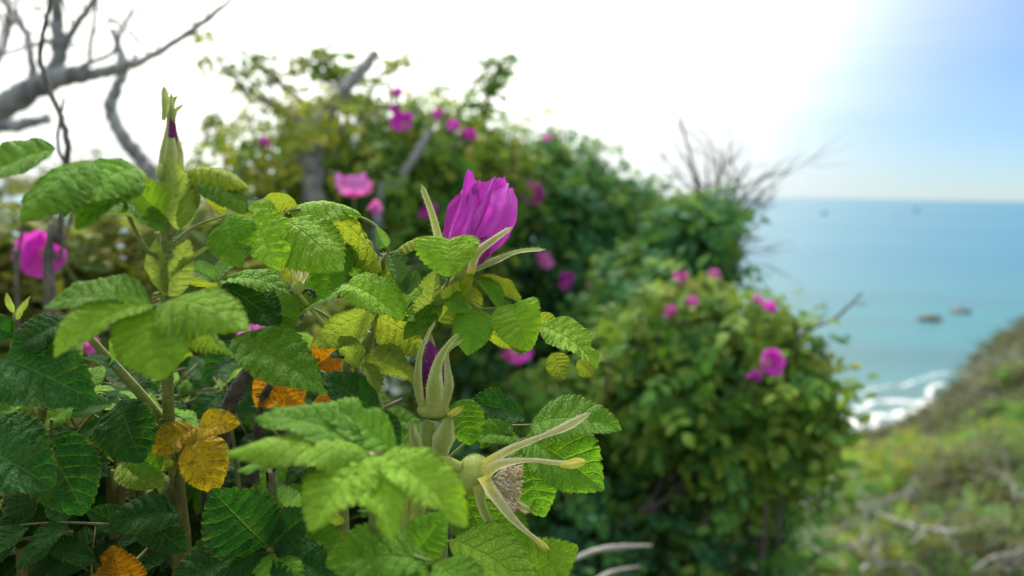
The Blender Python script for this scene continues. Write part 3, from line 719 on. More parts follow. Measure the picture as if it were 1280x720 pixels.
def lying(pts, rad, lab, lift=.12, tw=5, seed=0, mat=M_DEAD, at=None):
    rng = random.Random(seed); W = []
    for i, (x, y) in enumerate(pts):
        if at: W.append(P(x, y, at+i*.03)); continue
        g = G(x, y, lift); W.append(g)
    d0 = -(MC.inverted() @ W[0]).z
    root = thing('dead_branch', lab, 'branch', to_ground(W[0]))
    geos = [tube_geo(W, [(.7 if at is None else .85)*r*(-(MC.inverted() @ p).z)/F for r, p in zip(rad, W)], 8, 6, .22)]
    part_from('branch', merge(geos), mat, root)
    for k in range(tw):
        i = rng.randint(0, len(W)-2); a = W[i].lerp(W[i+1], rng.random()); gg = []
        twigs(gg, a, (W[i+1]-W[i]).normalized()+Vector((rng.uniform(-1, 1), rng.uniform(-1, 1), rng.uniform(0, .8))), rng.uniform(.15, .35)*max(1, d0/4), rad[1]*d0/F*.5, 1, rng)
        part_from('twig', merge(gg), mat, root)
    return root
lying([(716, 700), (745, 688), (775, 684), (815, 682)], [3, 3.6, 4.4, 1.6], 'pale weathered dead stick poking out beside the lowest lime leaf', tw=0, seed=1, at=1.25)
lying([(735, 730), (765, 715), (800, 708)], [2.4, 3, 1.6], 'short pale dead stick below the weathered stick', tw=0, seed=2, at=1.3)
lying([(975, 632), (1010, 668), (1050, 700), (1100, 730)], [4, 5, 5, 5], 'grey dead branch sloping down through the yellow green scrub', seed=3)
lying([(1045, 628), (1090, 640), (1140, 658), (1197, 666)], [3, 4, 5, 4], 'long pale dead branch lying across the yellow green scrub', seed=4, lift=.5)
lying([(890, 722), (960, 705), (1040, 692), (1110, 682)], [6, 6, 5, 3], 'grey dead branch lying low under the rounded bush', seed=5, lift=.25)
lying([(985, 640), (1020, 620), (1060, 600)], [4, 3.5, 2.5], 'thin bent dead branch arching over the scrub', seed=6, lift=.6)
lying([(1242, 640), (1262, 665), (1292, 695)], [8, 8, 8], 'thick bleached dead branch on the grey green slope', seed=7, lift=.3, tw=3)
rg = random.Random(31)
for k in range(16):
    px, py = rg.uniform(940, 1270), rg.uniform(600, 715)
    if py < slope_line(px)+40: continue
    a = rg.uniform(-.6, .6); ln = rg.uniform(30, 80)
    lying([(px, py), (px+ln*.5*math.cos(a), py+ln*.5*math.sin(a)*.5-rg.uniform(0, 12)), (px+ln*math.cos(a), py+ln*math.sin(a)*.5)], [2.2, 2, 1.2], 'small grey dead branch caught in the slope scrub', seed=200+k, lift=rg.uniform(.25, .6), tw=4)
for o in list(bpy.data.objects):
    if o.name.startswith('dead_branch') and o['label'].startswith('small grey'): o['group'] = 'small dead branches in the scrub'
lying([(1205, 560), (1230, 530), (1245, 495)], [2, 2, 1.2], 'thin leaning dead stem on the grey green headland', seed=8, lift=.3, tw=3)
for k, (a, b) in enumerate((((800, 640), (880, 575)), ((770, 660), (850, 600)), ((860, 690), (880, 600)))):
    lying([a, ((a[0]+b[0])/2+8, (a[1]+b[1])/2+6), b], [2, 2, 1.2], 'thin grey dead stem in the shade under the rounded bush', seed=20+k, at=2.05, tw=2, mat=M_TWIG)
for o in list(bpy.data.objects):
    if o.name.startswith('dead_branch') and o['label'].startswith('thin grey dead stem in'): o['group'] = 'dead stems under the rounded bush'

# ------------------------------------------------------------------ foreground rose canes
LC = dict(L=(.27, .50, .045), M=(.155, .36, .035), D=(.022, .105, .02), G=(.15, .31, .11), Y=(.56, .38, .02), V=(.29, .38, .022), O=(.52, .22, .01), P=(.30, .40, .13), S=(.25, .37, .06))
_lm = {}
def leaflet_mesh(wd, fold, curl, seed, teeth=15, nvein=9, twist=0.0, bite=0.0):
    """one toothed, quilted leaflet, length 1 along +Y, upper face +Z"""
    key = (round(wd, 2), round(fold, 2), round(curl, 2), seed, teeth, round(twist, 2), bite)
    if key in _lm: return _lm[key]
    us = []
    for k in range(teeth):
        us += [k/teeth, (k+.5)/teeth, (k+.93)/teeth]
    us.append(1.0)
    vs = [-1, -.86, -.66, -.44, -.2, 0, .2, .44, .66, .86, 1]
    rng = random.Random(seed); ph = [rng.uniform(0, 6) for _ in range(4)]
    tooth = [rng.uniform(.05, .12) for _ in range(23)]; bu, bs = rng.uniform(.35, .8), rng.choice((-1, 1)); nib = rng.random() < .22
    V, UV = [], []
    c = curl if abs(curl) > .02 else .02
    pe, pk = rng.uniform(.74, 1.02), rng.uniform(.62, .86); nvein = rng.choice((7, 8, 8, 9)); vs_ = rng.uniform(.13, .24); qa = rng.uniform(.032, .054)
    Rr = 1/(2*math.sin(c/2)); asym = rng.uniform(-.06, .06); ew = rng.uniform(.02, .045)
    for u in us:
        th = c/2 - c*u
        cy = .5 - Rr*math.sin(th); cz = Rr*(math.cos(th)-math.cos(c/2))
        T = (math.cos(th), math.sin(th)); Nn = (-math.sin(th), math.cos(th))
        prof = max(0.0, math.sin(math.pi*min(1, u)**pe))**pk if 0 < u < 1 else 0
        prof = prof*(1 - .10*u) + (.015 if u in (0, 1.0) else 0)
        fr = (u*teeth) % 1.0 if u < 1 else 0
        for v in vs:
            a = abs(v)
            x = v*wd*prof*(1 + asym*(1 if v > 0 else -1))
            x *= 1 + tooth[int(u*teeth) % len(tooth)]*(fr-.55)*a**6*(1 if .04 < u < .97 else 0)
            if nib and v*bs > 0: x *= 1 - .38*math.exp(-((u-bu)/.07)**2)*a**2
            tt = (u - vs_*a + .012*math.sin(17*u+ph[2])*(1 if v > 0 else -1))*nvein + (.3 if v > 0 else 0)
            q = abs(math.sin(math.pi*(tt)))**.6
            z = fold*abs(x) + qa*wd/.3*(q-.5)*min(1, a*4)*(1-.75*a**5)*min(1, prof*1.5)
            z += -.16*wd*a**3*prof*(.5+.5*math.sin(ph[0]+3*u)) + ew*math.sin(9*u+ph[1]+(1.7 if v > 0 else 0))*a*a*prof
            z += .035*mnoise.noise(Vector((x*6+seed*1.3, u*5, 0)))*(.3+a) + .03*mnoise.noise(Vector((seed*2.1, u*2.2, v)))*a
            dy = .018*fr*a**6
            if twist:
                at = twist*(u-.3); x, z = x*math.cos(at)-z*math.sin(at), x*math.sin(at)+z*math.cos(at)
            V.append((x, cy+T[0]*dy+Nn[0]*z, cz+T[1]*dy+Nn[1]*z)); UV.append((tt/9+.17*a, v*.5+.5))
    nv = len(vs)
    Fc = [(i*nv+j, i*nv+j+1, (i+1)*nv+j+1, (i+1)*nv+j) for i in range(len(us)-1) for j in range(nv-1)]
    m = mesh('leaflet', V, Fc, M_LEAF, uv=UV); _lm[key] = m
    return m
_seed = [0]
def leaflet(parent, root, bx, by, tx, ty, db, dt, n=(0, .6, .8), wd=.31, fold=.25, curl=.6, col='M', twist=0.0, name='leaflet'):
    _seed[0] += 1
    a, b = P(bx, by, db), P(tx, ty, dt)
    y = b - a; L = y.length; y.normalize(); z = CV(n); z = (z - y*z.dot(y)).normalized(); x = y.cross(z)
    m = Matrix(((x.x, y.x, z.x), (x.y, y.y, z.y), (x.z, y.z, z.z))).to_4x4()
    o = bpy.data.objects.new(name, leaflet_mesh(wd*1.13, teeth=random.choice((13, 14, 15, 16, 17)), fold=fold+(.13 if fold > 0 else -.10), curl=curl*1.3, seed=_seed[0], twist=twist or random.uniform(-.35, .35))); link(o, parent)
    if col in 'YO': o.data = o.data.copy(); o.data.materials[0] = M_OLD
    c = LC[col]; k = random.uniform(.88, 1.12); o.color = (c[0]*k, c[1]*k, c[2]*k, 1)
    o.matrix_basis = Matrix.Translation(a-Vector(root.location)) @ m @ Matrix.Scale(L, 4)
    return o
def leaf(root, stalk, leaflets, r=1.8, mat=None):
    """a compound leaf: its stalk from the cane, leaflets along it"""
    d = stalk[0][2]
    W = [P(*p) for p in stalk]
    lf = part_from('leaf', tube_geo(W, [r*d/F*(1.15-.5*i/max(1, len(W)-1)) for i in range(len(W))], 6, 4), mat or M_GREENSTEM, root)
    for q in leaflets: leaflet(lf, root, *q)
    return lf
def cane(name, label, pts, rad, mat, prick=0, group=None, cat='rose cane', seed=0):
    W = [P(*p) for p in pts]; lo = W[0]
    b = to_ground(lo + Vector((random.uniform(-.05, .05), random.uniform(.0, .15), 0)))
    root = thing(name, label, cat, b, group)
    d = pts[0][2]; rr = [rad[0]*1.5*d/F] + [r*p[2]/F for r, p in zip(rad, pts)]
    Wc = [b] + W
    part_from('stem', tube_geo(Wc, rr, 9, 6, .06), mat, root)
    if prick:
        rng = random.Random(seed); path, pr = catmull(W, rr[1:], 10); g = []
        for k in range(prick):
            i = rng.randrange(len(path)-1); t = (path[i+1]-path[i]).normalized()
            s = Vector((rng.uniform(-1, 1), rng.uniform(-1, 1), rng.uniform(-1, 1))); s = (s - t*s.dot(t)).normalized()
            a = path[i].lerp(path[i+1], rng.random()) + s*pr[i]*.8
            g.append(tube_geo([a, a+s*rng.uniform(.002, .0055)-t*.0006], [.00055, .00008], 4, 1, cap=False))
        part_from('prickles', merge(g), mat, root, kind='stuff')
    return root
def ribbon_geo(pts, wid, n, bend=.6, round_end=.15, wrinkle=0.0, nv=9, sub=5, seed=0, floor=.04):
    """a curved sheet along pixel points (px, py, depth), widths in pixels, upper face towards camera-axes n"""
    W = [P(*p) for p in pts]; ds = [p[2] for p in pts]
    path, ws = catmull(W, [w_*d/F for w_, d in zip(wid, ds)], sub)
    nn = CV(n); V, UV = [], []; m = len(path)
    for i, p in enumerate(path):
        u = i/(m-1)
        t = (path[min(i+1, m-1)]-path[max(i-1, 0)]).normalized()
        z = (nn - t*nn.dot(t)).normalized(); s = t.cross(z)
        w_ = ws[i]*.5
        if round_end and u > 1-round_end: w_ *= max(floor, max(0, 1-((u-1+round_end)/round_end)**2.6)**.45)
        for j in range(nv):
            v = j/(nv-1)*2-1
            b = bend if abs(bend) > .02 else .02
            off = s*(w_*math.sin(v*b)/math.sin(min(abs(b), 1.55))*(1 if b > 0 else 1)) - z*(w_*(1-math.cos(v*b))/math.sin(min(abs(b), 1.55))*(1 if b > 0 else -1))
            if b < 0: off = s*(w_*math.sin(v*-b)/math.sin(min(-b, 1.55))) + z*(w_*(1-math.cos(v*b))/math.sin(min(-b, 1.55)))
            if wrinkle:
                off = off + z*(wrinkle*(mnoise.noise(Vector((v*1.8+seed*3.1, u*2.2, seed)))*(.3+u) + .22*mnoise.noise(Vector((v*4+seed, u*5.5, seed*2)))*(.2+u)))
                off = off + t*(wrinkle*.55*mnoise.noise(Vector((v*2.5, seed*5.0, 2)))*max(0, u-.6)*2.5)
            V.append(p+off); UV.append((u, v*.5+.5))
    Fc = [(i*nv+j, i*nv+j+1, (i+1)*nv+j+1, (i+1)*nv+j) for i in range(m-1) for j in range(nv-1)]
    return V, Fc, UV
def ribbon(name, parent, root, pts, wid, n, mat, color=None, **k):
    v, f, uv = ribbon_geo(pts, wid, n, **k)
    o0 = Vector(root.location)
    if name == 'sepal':                      # soft hairs along both margins
        nvv = k.get('nv', 9); rows = len(v)//nvv; rg_ = random.Random(len(v)+int(pts[0][0])); hg = []
        for q in range(70):
            i_ = rg_.randrange(rows); e_, m_ = (0, 1) if rg_.random() < .5 else (nvv-1, nvv-2)
            a_, b_ = v[i_*nvv+e_], v[i_*nvv+m_]; dr = (a_-b_).normalized() if (a_-b_).length > 1e-7 else Vector((0, 0, 1))
            dr = (dr + Vector((rg_.uniform(-.5, .5), rg_.uniform(-.5, .5), rg_.uniform(-.5, .5)))).normalized()
            hg.append(tube_geo([a_, a_+dr*rg_.uniform(.0006, .0018)], [.00012, .00004], 3, 1, cap=False))
        hv, hf = merge(hg)
        so = obj(name, mesh(name, [p-o0 for p in v], f, mat, uv=uv), parent, color=color)
        part_from('hairs', (hv, hf), M_SEPAL, root, kind='stuff').parent = parent
        return so
    return obj(name, mesh(name, [p-o0 for p in v], f, mat, uv=uv), parent, color=color)
def ball_geo(c, ax, rx, rl, nu=18, nv=11, prof=None):
    """a swollen body about axis ax through c: half length rl, radius rx"""
    ax = ax.normalized(); t = ax.orthogonal().normalized(); b = ax.cross(t); v, f = [], []
    for j in range(nv+1):
        th = math.pi*j/nv; k = math.sin(th) if prof is None else prof(j/nv)
        for i in range(nu):
            p = 2*math.pi*i/nu; v.append(c - ax*(math.cos(th)*rl) + (t*math.cos(p)+b*math.sin(p))*(k*rx))
    for j in range(nv):
        for i in range(nu):
            a, bb = j*nu+i, j*nu+(i+1) % nu; f.append((a, bb, bb+nu, a+nu))
    return v, f
def hairs(c, ax, rx, rl, n, ln, seed):
    rng = random.Random(seed); g = []; ax = ax.normalized(); t = ax.orthogonal().normalized(); b = ax.cross(t)
    for k in range(n):
        th = rng.uniform(.3, 2.8); p = rng.uniform(0, 6.28)
        r = t*math.cos(p)+b*math.sin(p); a = c - ax*math.cos(th)*rl + r*math.sin(th)*rx
        g.append(tube_geo([a, a+(r*math.sin(th)-ax*math.cos(th)).normalized()*ln*rng.uniform(.5, 1.2)], [.00012, .00004], 3, 1, cap=False))
    return merge(g)

# --- cane with the tall closed bud
cA = cane('rose_cane', 'rose cane topped by a tall closed pointed bud against the sky', [(226, 760, .56), (222, 640, .54), (213, 545, .485), (208, 440, .425), (207, 360, .415), (208, 290, .41), (211, 232, .405)], [6, 6, 7, 7, 7, 7, 7], M_GREENSTEM, 520, seed=1)
fb = part_from('flower_bud', merge([ball_geo(P(211, 216, .405), CV((0, 1, 0)), 15*.405/F, 17*.405/F)]), M_HIP, cA)
for i, (pts, wid, n, col) in enumerate([
    ([(198, 222, .403), (202, 190, .400), (209, 158, .403), (208, 132, .404), (204, 106, .400)], [14, 15, 7, 9, 7], (-.5, 0, .9), 0),
    ([(211, 224, .396), (212, 190, .395), (212, 160, .401), (213, 140, .403), (214, 116, .402)], [16, 17, 6, 7, 5], (0, 0, 1), 0),
    ([(224, 222, .403), (223, 190, .400), (217, 158, .403), (219, 140, .404), (229, 131, .402)], [13, 14, 6, 5, 3], (.6, 0, .8), 0),
    ([(212, 222, .412), (213, 190, .414), (213, 158, .407), (216, 130, .406), (221, 120, .408)], [24, 22, 9, 7, 3], (0, 0, -1), 0),
    ([(203, 150, .398), (205, 130, .396), (203, 110, .396)], [6, 12, 6], (-.2, .1, 1), 0)]):
    ribbon('sepal', fb, cA, pts, wid, n, M_SEPAL, bend=.95, round_end=.12, seed=i)
ribbon('petal', fb, cA, [(213, 205, .399), (213, 178, .398), (213, 146, .400)], [16, 9, 6], (0, 0, 1), M_PETAL, color=(.22, .01, .16), bend=1.0)
ribbon('petal', fb, cA, [(217, 205, .401), (218, 178, .400), (217, 150, .402)], [14, 8, 4], (.4, 0, 1), M_PETAL, color=(.26, .015, .2), bend=1.0)
# bracts and stipules wrapped round the stem
leaf(cA, [(210, 300, .41), (222, 287, .405)], [(222, 288, 211, 196, .402, .392, (-.1, .1, 1), .27, -.35, .35, 'P'), (226, 284, 247, 224, .404, .398, (.5, 0, .8), .16, .3, .2, 'P')])
leaf(cA, [(208, 380, .415), (206, 368, .41)], [(206, 370, 197, 298, .408, .400, (-.3, 0, 1), .21, .2, .3, 'P'), (212, 370, 236, 300, .408, .400, (.3, 0, 1), .22, .2, .3, 'P'), (214, 345, 262, 308, .405, .40, (0, .5, 1), .10, .4, .2, 'P')])
leaf(cA, [(208, 320, .41), (192, 318, .40), (180, 308, .395), (163, 275, .385), (150, 240, .38), (118, 208, .37)], [
    (116, 202, 24, 276, .365, .34, (-.2, .62, .75), .46, -.10, .55, 'M'), (70, 186, -30, 238, .375, .37, (-.2, .65, .75), .40, .1, .6, 'M'),
    (172, 210, 78, 272, .372, .346, (-.1, .6, .8), .44, .1, .7, 'M'), (180, 230, 96, 286, .376, .352, (-.05, .72, .6), .36, .1, .6, 'M'),
    (192, 280, 104, 272, .388, .366, (0, .8, .5), .34, .1, .6, 'M'), (204, 268, 150, 224, .396, .38, (-.2, .55, .8), .34, .2, .5, 'L'), (170, 260, 205, 290, .386, .39, (.1, .7, .7), .3, .2, .6, 'M'), (150, 238, 178, 222, .38, .39, (-.2, .7, .7), .3, .2, .6, 'M')], 3)
leaf(cA, [(212, 250, .408), (232, 224, .402), (246, 225, .398)], [
    (234, 214, 312, 236, .402, .392, (.1, .75, .55), .29, -.45, .9, 'V'), (247, 224, 306, 266, .397, .386, (.25, .75, .55), .24, -.2, .8, 'M'),
    (249, 226, 278, 270, .402, .408, (.2, .35, -.9), .28, .2, .5, 'V')], 2)
leaf(cA, [(209, 310, .41), (240, 285, .42), (285, 268, .425)], [(284, 268, 299, 334, .424, .412, (-.1, .35, .9), .40, -.15, .5, 'M')], 2)
# front left whorl
leaf(cA, [(206, 400, .415), (198, 388, .385), (192, 382, .365)], [
    (190, 381, 70, 446, .365, .335, (-.1, .75, .6), .29, .25, .7, 'L'), (188, 378, 56, 384, .372, .36, (0, .85, .45), .32, .1, .6, 'M'),
    (193, 386, 203, 474, .362, .340, (.05, .45, .85), .44, .18, .6, 'L'), (196, 381, 311, 412, .364, .345, (.1, .75, .6), .30, -.15, .8, 'L'),
    (205, 392, 291, 444, .37, .365, (.2, .6, -.6), .30, -.2, .6, 'M')], 2.6)
leaf(cA, [(213, 540, .483), (182, 500, .46), (152, 466, .445), (128, 440, .43), (105, 415, .42)], [(150, 462, 105, 448, .42, .41, (0, .8, .4), .28, .2, .5, 'D'), (140, 455, 170, 420, .42, .41, (0, .6, .6), .3, .2, .5, 'M')], 6)

# --- cane carrying the open magenta bloom
cB = cane('rose_cane', 'rose cane carrying the half open magenta bloom', [(520, 760, .56), (500, 620, .55), (470, 500, .53), (462, 430, .51), (480, 400, .505), (520, 395, .50), (548, 370, .50), (575, 345, .50)], [8, 8, 7, 6, 6, 6, 6, 6], M_GREENSTEM, 120, seed=2)
fl = part_from('flower', merge([ball_geo(P(578, 340, .50), CV((.25, .95, 0)), 12*.5/F, 13*.5/F)]), M_HIP, cB)
MG = (.64, .06, .62)
for i, (pts, wid, n, bend, k) in enumerate([
    ([(580, 335, .506), (592, 290, .518), (604, 254, .520), (609, 236, .518)], [14, 56, 62, 56], (0, 0, -1), .8, .8),
    ([(583, 335, .506), (612, 292, .517), (622, 255, .518), (628, 233, .514)], [14, 54, 60, 52], (.3, 0, -1), .7, .85),
    ([(578, 335, .503), (570, 296, .510), (577, 264, .512), (588, 246, .511)], [12, 34, 34, 24], (.5, -.1, .8), .5, .5),
    ([(580, 336, .497), (588, 292, .488), (602, 252, .488), (604, 227, .492)], [12, 54, 52, 44], (0, 0, 1), .75, .82),
    ([(577, 334, .494), (573, 300, .483), (583, 262, .486), (587, 214, .492)], [12, 36, 28, 16], (-.35, 0, 1), .8, 1.2),
    ([(586, 334, .495), (602, 292, .481), (618, 252, .483), (623, 222, .489)], [10, 34, 36, 24], (.1, 0, 1), .8, .95),
    ([(594, 337, .492), (610, 305, .478), (628, 268, .478), (637, 231, .487)], [10, 34, 42, 36], (.4, .05, .9), .7, 1.15),
    ([(592, 337, .490), (599, 318, .477), (610, 296, .474)], [12, 26, 16], (.1, 0, 1), .9, .75)]):
    ribbon('petal', fl, cB, pts, wid, n, M_PETAL, color=tuple(c*k for c in MG), bend=bend, round_end=.14, floor=.6, wrinkle=.0055, nv=21, sub=11, seed=i+1)  # k sets each petal's brightness: shading inside the bloom put into its colour
for pts, wid, n, m in [([(560, 322, .495), (549, 298, .486), (540, 266, .482), (527, 231, .484)], [14, 11, 9, 7], (-.2, 0, 1), M_SEPAL),
    ([(588, 342, .478), (595, 318, .468), (614, 302, .466), (640, 284, .464)], [10, 12, 9, 6], (.2, .2, 1), M_SEPALPALE),
    ([(588, 342, .484), (610, 332, .478), (645, 316, .474), (681, 312, .476)], [13, 14, 9, 8], (.1, .8, .6), M_SEPAL), ([(600, 335, .505), (622, 325, .508), (638, 318, .51)], [8, 10, 6], (0, .6, .8), M_SEPALPALE)]:
    ribbon('sepal', fl, cB, pts, wid, n, m, bend=-.6, round_end=.10, nv=7)
# stipules under the bloom
leaf(cB, [(520, 395, .50), (536, 404, .488)], [(536, 406, 546, 338, .486, .474, (-.2, 0, 1), .24, .5, .3, 'P'), (548, 402, 588, 348, .486, .476, (.2, .2, 1), .27, .5, .4, 'S'), (556, 372, 586, 392, .478, .47, (0, .5, .8), .3, .3, .6, 'M'), (545, 398, 505, 425, .484, .47, (0, .7, .7), .3, .2, .5, 'M')])
leaf(cB, [(548, 372, .50), (562, 345, .486), (562, 300, .474)], [(561, 299, 561, 346, .470, .456, (0, .45, .9), .66, .4, .5, 'L'), (590, 342, 580, 372, .476, .47, (-.3, .2, .9), .2, .4, .5, 'V')], 2)
# right hand leaves hanging beside the bloom
leaf(cB, [(575, 345, .50), (592, 350, .49), (602, 344, .487)], [(602, 344, 653, 380, .488, .48, (.15, .7, -.5), .24, -.2, 1.1, 'V'), (594, 350, 626, 388, .49, .478, (.3, .6, .6), .22, .5, .9, 'M')], 2)
leaf(cB, [(575, 350, .50), (595, 385, .49), (640, 385, .48), (672, 408, .475)], [
    (602, 386, 584, 444, .482, .468, (-.1, .5, .85), .38, .2, .7, 'M'), (642, 380, 662, 438, .478, .462, (-.25, .5, .8), .44, .45, .8, 'L'), (672, 392, 650, 380, .48, .475, (.1, .7, .6), .4, .2, .6, 'L'),
    (672, 407, 746, 460, .474, .458, (.2, .75, .6), .33, .12, .8, 'L'), (668, 395, 697, 412, .482, .48, (0, .5, -.8), .3, .2, .6, 'V'), (690, 442, 706, 474, .482, .478, (0, .4, -.9), .42, .2, .3, 'V'),
    (722, 450, 741, 471, .476, .472, (0, .3, -.9), .4, .2, .3, 'V'), (604, 412, 642, 436, .49, .486, (.1, .5, -.9), .32, .2, .5, 'V'), (640, 425, 656, 443, .486, .48, (.1, .4, .9), .36, .2, .5, 'M'), (588, 356, 593, 394, .494, .49, (0, .3, -1), .3, .2, .3, 'V')], 2)
# lime leaf below the bloom
leaf(cB, [(462, 440, .51), (470, 395, .49), (488, 375, .478), (505, 380, .472)], [
    (434, 356, 503, 400, .482, .462, (.05, .7, .7), .33, .3, .7, 'L'), (521, 360, 494, 400, .478, .466, (-.4, .5, .8), .40, .25, .6, 'L'), (440, 357, 344, 428, .484, .466, (-.1, .75, .55), .24, .3, .7, 'M'),
    (466, 392, 392, 432, .486, .472, (0, .6, -.75), .30, -.2, .7, 'S'), (466, 395, 532, 442, .488, .478, (.1, .5, -.85), .36, -.2, .8, 'V'), (530, 395, 560, 372, .482, .478, (.1, .6, .7), .3, .2, .5, 'M'), (500, 396, 548, 400, .484, .476, (.1, .6, .7), .3, .3, .6, 'M')], 2.5)
leaf(cB, [(455, 490, .52), (445, 455, .50), (462, 415, .49)], [(448, 460, 425, 420, .49, .48, (0, .4, -.9), .3, .2, .6, 'S'), (455, 450, 520, 482, .485, .47, (.1, .5, -.8), .28, .2, 1.0, 'S'), (452, 455, 475, 490, .485, .475, (.2, .3, -.9), .24, .2, .6, 'S')], 4)

# --- leafy cane between the tall bud and the bloom
cC = cane('rose_cane', 'leafy flowerless rose cane arching lime leaves between tall bud and bloom', [(430, 760, .58), (420, 600, .56), (430, 480, .53), (445, 400, .50), (470, 345, .49), (486, 316, .482)], [7, 7, 6, 5, 5, 4], M_GREENSTEM, 90, seed=3)
leaf(cC, [(486, 316, .482), (472, 285, .478), (440, 268, .47), (400, 262, .462), (366, 262, .455), (350, 270, .45)], [
    (350, 271, 428, 338, .448, .430, (-.15, .7, .65), .34, -.2, .6, 'L'), (372, 258, 326, 251, .458, .458, (-.1, .6, -.7), .36, -.1, .7, 'V'), (362, 262, 452, 268, .462, .458, (0, .85, .5), .32, -.35, .9, 'L'),
    (402, 268, 477, 338, .466, .455, (.1, .6, -.65), .32, -.2, .9, 'V'), (346, 264, 311, 262, .450, .445, (-.2, .7, .7), .42, .2, .7, 'L'), (310, 270, 350, 336, .44, .424, (.25, .45, .85), .36, .2, .6, 'L'),
    (430, 300, 405, 374, .475, .462, (-.2, .4, .85), .36, .2, .5, 'M'), (452, 300, 440, 345, .478, .470, (.3, .4, .9), .3, .2, .6, 'M'), (478, 310, 470, 284, .478, .472, (.3, .3, .9), .3, .9, .4, 'G')], 2)
leaf(cC, [(486, 318, .482), (492, 316, .480), (500, 314, .479)], [(492, 316, 552, 297, .480, .472, (-.1, .85, .35), .28, -.3, .8, 'V'), (488, 320, 506, 366, .478, .468, (.3, .3, .9), .26, 1.0, .5, 'G'), (504, 366, 523, 338, .472, .47, (.2, .4, .9), .3, .8, .5, 'G'), (490, 330, 476, 354, .486, .484, (.1, .3, -.9), .36, .2, .4, 'V')], 2)
leaf(cC, [(440, 420, .505), (400, 390, .49), (350, 370, .475), (300, 356, .465), (273, 354, .46)], [
    (274, 354, 362, 368, .460, .452, (.05, .85, .45), .27, .1, .9, 'M'), (275, 357, 348, 408, .462, .450, (.1, .65, .75), .34, .1, .6, 'D'), (270, 352, 231, 336, .462, .458, (-.2, .7, .7), .34, .5, .8, 'G'), (272, 350, 300, 325, .466, .462, (.1, .7, .7), .4, .2, .6, 'G'),
    (272, 356, 232, 352, .468, .466, (0, .5, -.8), .26, .2, .6, 'V'), (330, 368, 372, 400, .47, .455, (.3, .5, .8), .3, .2, .6, 'M'), (356, 352, 364, 316, .47, .468, (0, .4, -.9), .3, .2, .3, 'V'), (400, 340, 392, 305, .474, .472, (.1, .3, -.9), .3, .2, .3, 'V')], 2)
leaf(cC, [(432, 480, .52), (380, 455, .48), (320, 430, .452), (292, 424, .442)], [(291, 424, 403, 488, .442, .425, (.1, .75, .65), .28, .15, .55, 'M'), (300, 428, 255, 480, .45, .44, (-.1, .6, .7), .3, .2, .6, 'D')], 2)
# withered flower remains
wf = part_from('withered_flower', merge([ball_geo(P(372, 360, .462), CV((.2, 1, 0)), 8*.46/F, 9*.46/F), tube_geo([P(372, 366, .462), P(400, 400, .48), P(438, 440, .512)], [.0012, .0012, .0014], 6, 4)]), M_HIP, cC)
for pts, wid in (([(372, 355, .462), (376, 335, .46), (382, 322, .459)], [7, 6, 3]), ([(370, 355, .462), (367, 338, .461), (364, 320, .463)], [6, 4, 2]), ([(375, 356, .462), (384, 340, .46), (388, 326, .458)], [6, 5, 2])):
    ribbon('sepal', wf, cC, pts, wid, (0, 0, 1), M_SEPALPALE, bend=.6, nv=5)

# --- cane with the half open purple bud
cD = cane('rose_cane', 'rose cane tipped by a bud showing purple petals between fuzzy sepals', [(548, 760, .50), (545, 680, .49), (541, 620, .475), (540, 570, .462), (541, 522, .455)], [10, 10, 10, 10, 13], M_GREENSTEM, 60, seed=4)
fb = part_from('flower_bud', merge([ball_geo(P(541, 512, .455), CV((0, 1, 0)), 20*.455/F, 12*.455/F)]), M_HIP, cD)
for i, (pts, wid, n) in enumerate([([(540, 508, .455), (538, 465, .447), (537, 425, .453)], [22, 26, 12], (0, 0, 1)), ([(548, 508, .452), (550, 465, .446), (547, 436, .452)], [18, 20, 8], (.4, 0, 1)), ([(532, 508, .455), (529, 470, .450), (533, 430, .454)], [14, 18, 10], (-.6, 0, .8)), ([(541, 508, .462), (541, 465, .466), (540, 428, .458)], [24, 30, 14], (0, 0, -1))]):
    ribbon('petal', fb, cD, pts, wid, n, M_PETAL, color=((.22, .012, .20), (.42, .02, .36), (.2, .01, .17), (.2, .01, .17))[i], bend=1.0, round_end=.2, seed=i)
for i, (pts, wid, n) in enumerate([
    ([(527, 516, .452), (520, 485, .444), (523, 445, .443), (533, 420, .446), (544, 401, .448)], [14, 17, 9, 6, 4], (-.6, 0, .8)),
    ([(542, 520, .444), (543, 488, .434), (546, 458, .436), (558, 434, .438), (574, 417, .440)], [20, 23, 13, 7, 5], (0, 0, 1)),
    ([(556, 516, .450), (563, 485, .441), (560, 455, .443), (561, 438, .445), (580, 424, .446)], [13, 15, 8, 5, 4], (.6, 0, .8)),
    ([(541, 516, .466), (541, 480, .472), (540, 445, .464), (536, 415, .462)], [30, 30, 16, 6], (0, 0, -1))]):
    ribbon('sepal', fb, cD, pts, wid, n, M_SEPAL, bend=.9, round_end=.08, seed=i)
part_from('sepal_hairs', hairs(P(542, 484, .450), CV((0, 1, 0)), 25*.45/F, 34*.45/F, 260, .0016, 3), M_SEPAL, cD, kind='stuff')
for pts, wid, n, bend in (([(538, 578, .452), (537, 552, .447), (534, 524, .446)], [26, 36, 24], (-.2, 0, 1), 1.0), ([(550, 576, .450), (556, 550, .443), (563, 519, .445)], [20, 30, 10], (.3, 0, 1), .9), ([(524, 575, .448), (518, 550, .442), (514, 524, .444)], [14, 15, 4], (-.3, 0, 1), .6), ([(560, 520, .446), (570, 514, .444), (579, 509, .445)], [9, 9, 6], (0, .3, 1), .3)):
    ribbon('stipule', cD, cD, pts, wid, n, M_SEPALTIP if wid[0] == 9 else M_SEPAL, bend=bend, wrinkle=.0026, nv=11, seed=len(pts)+wid[0])
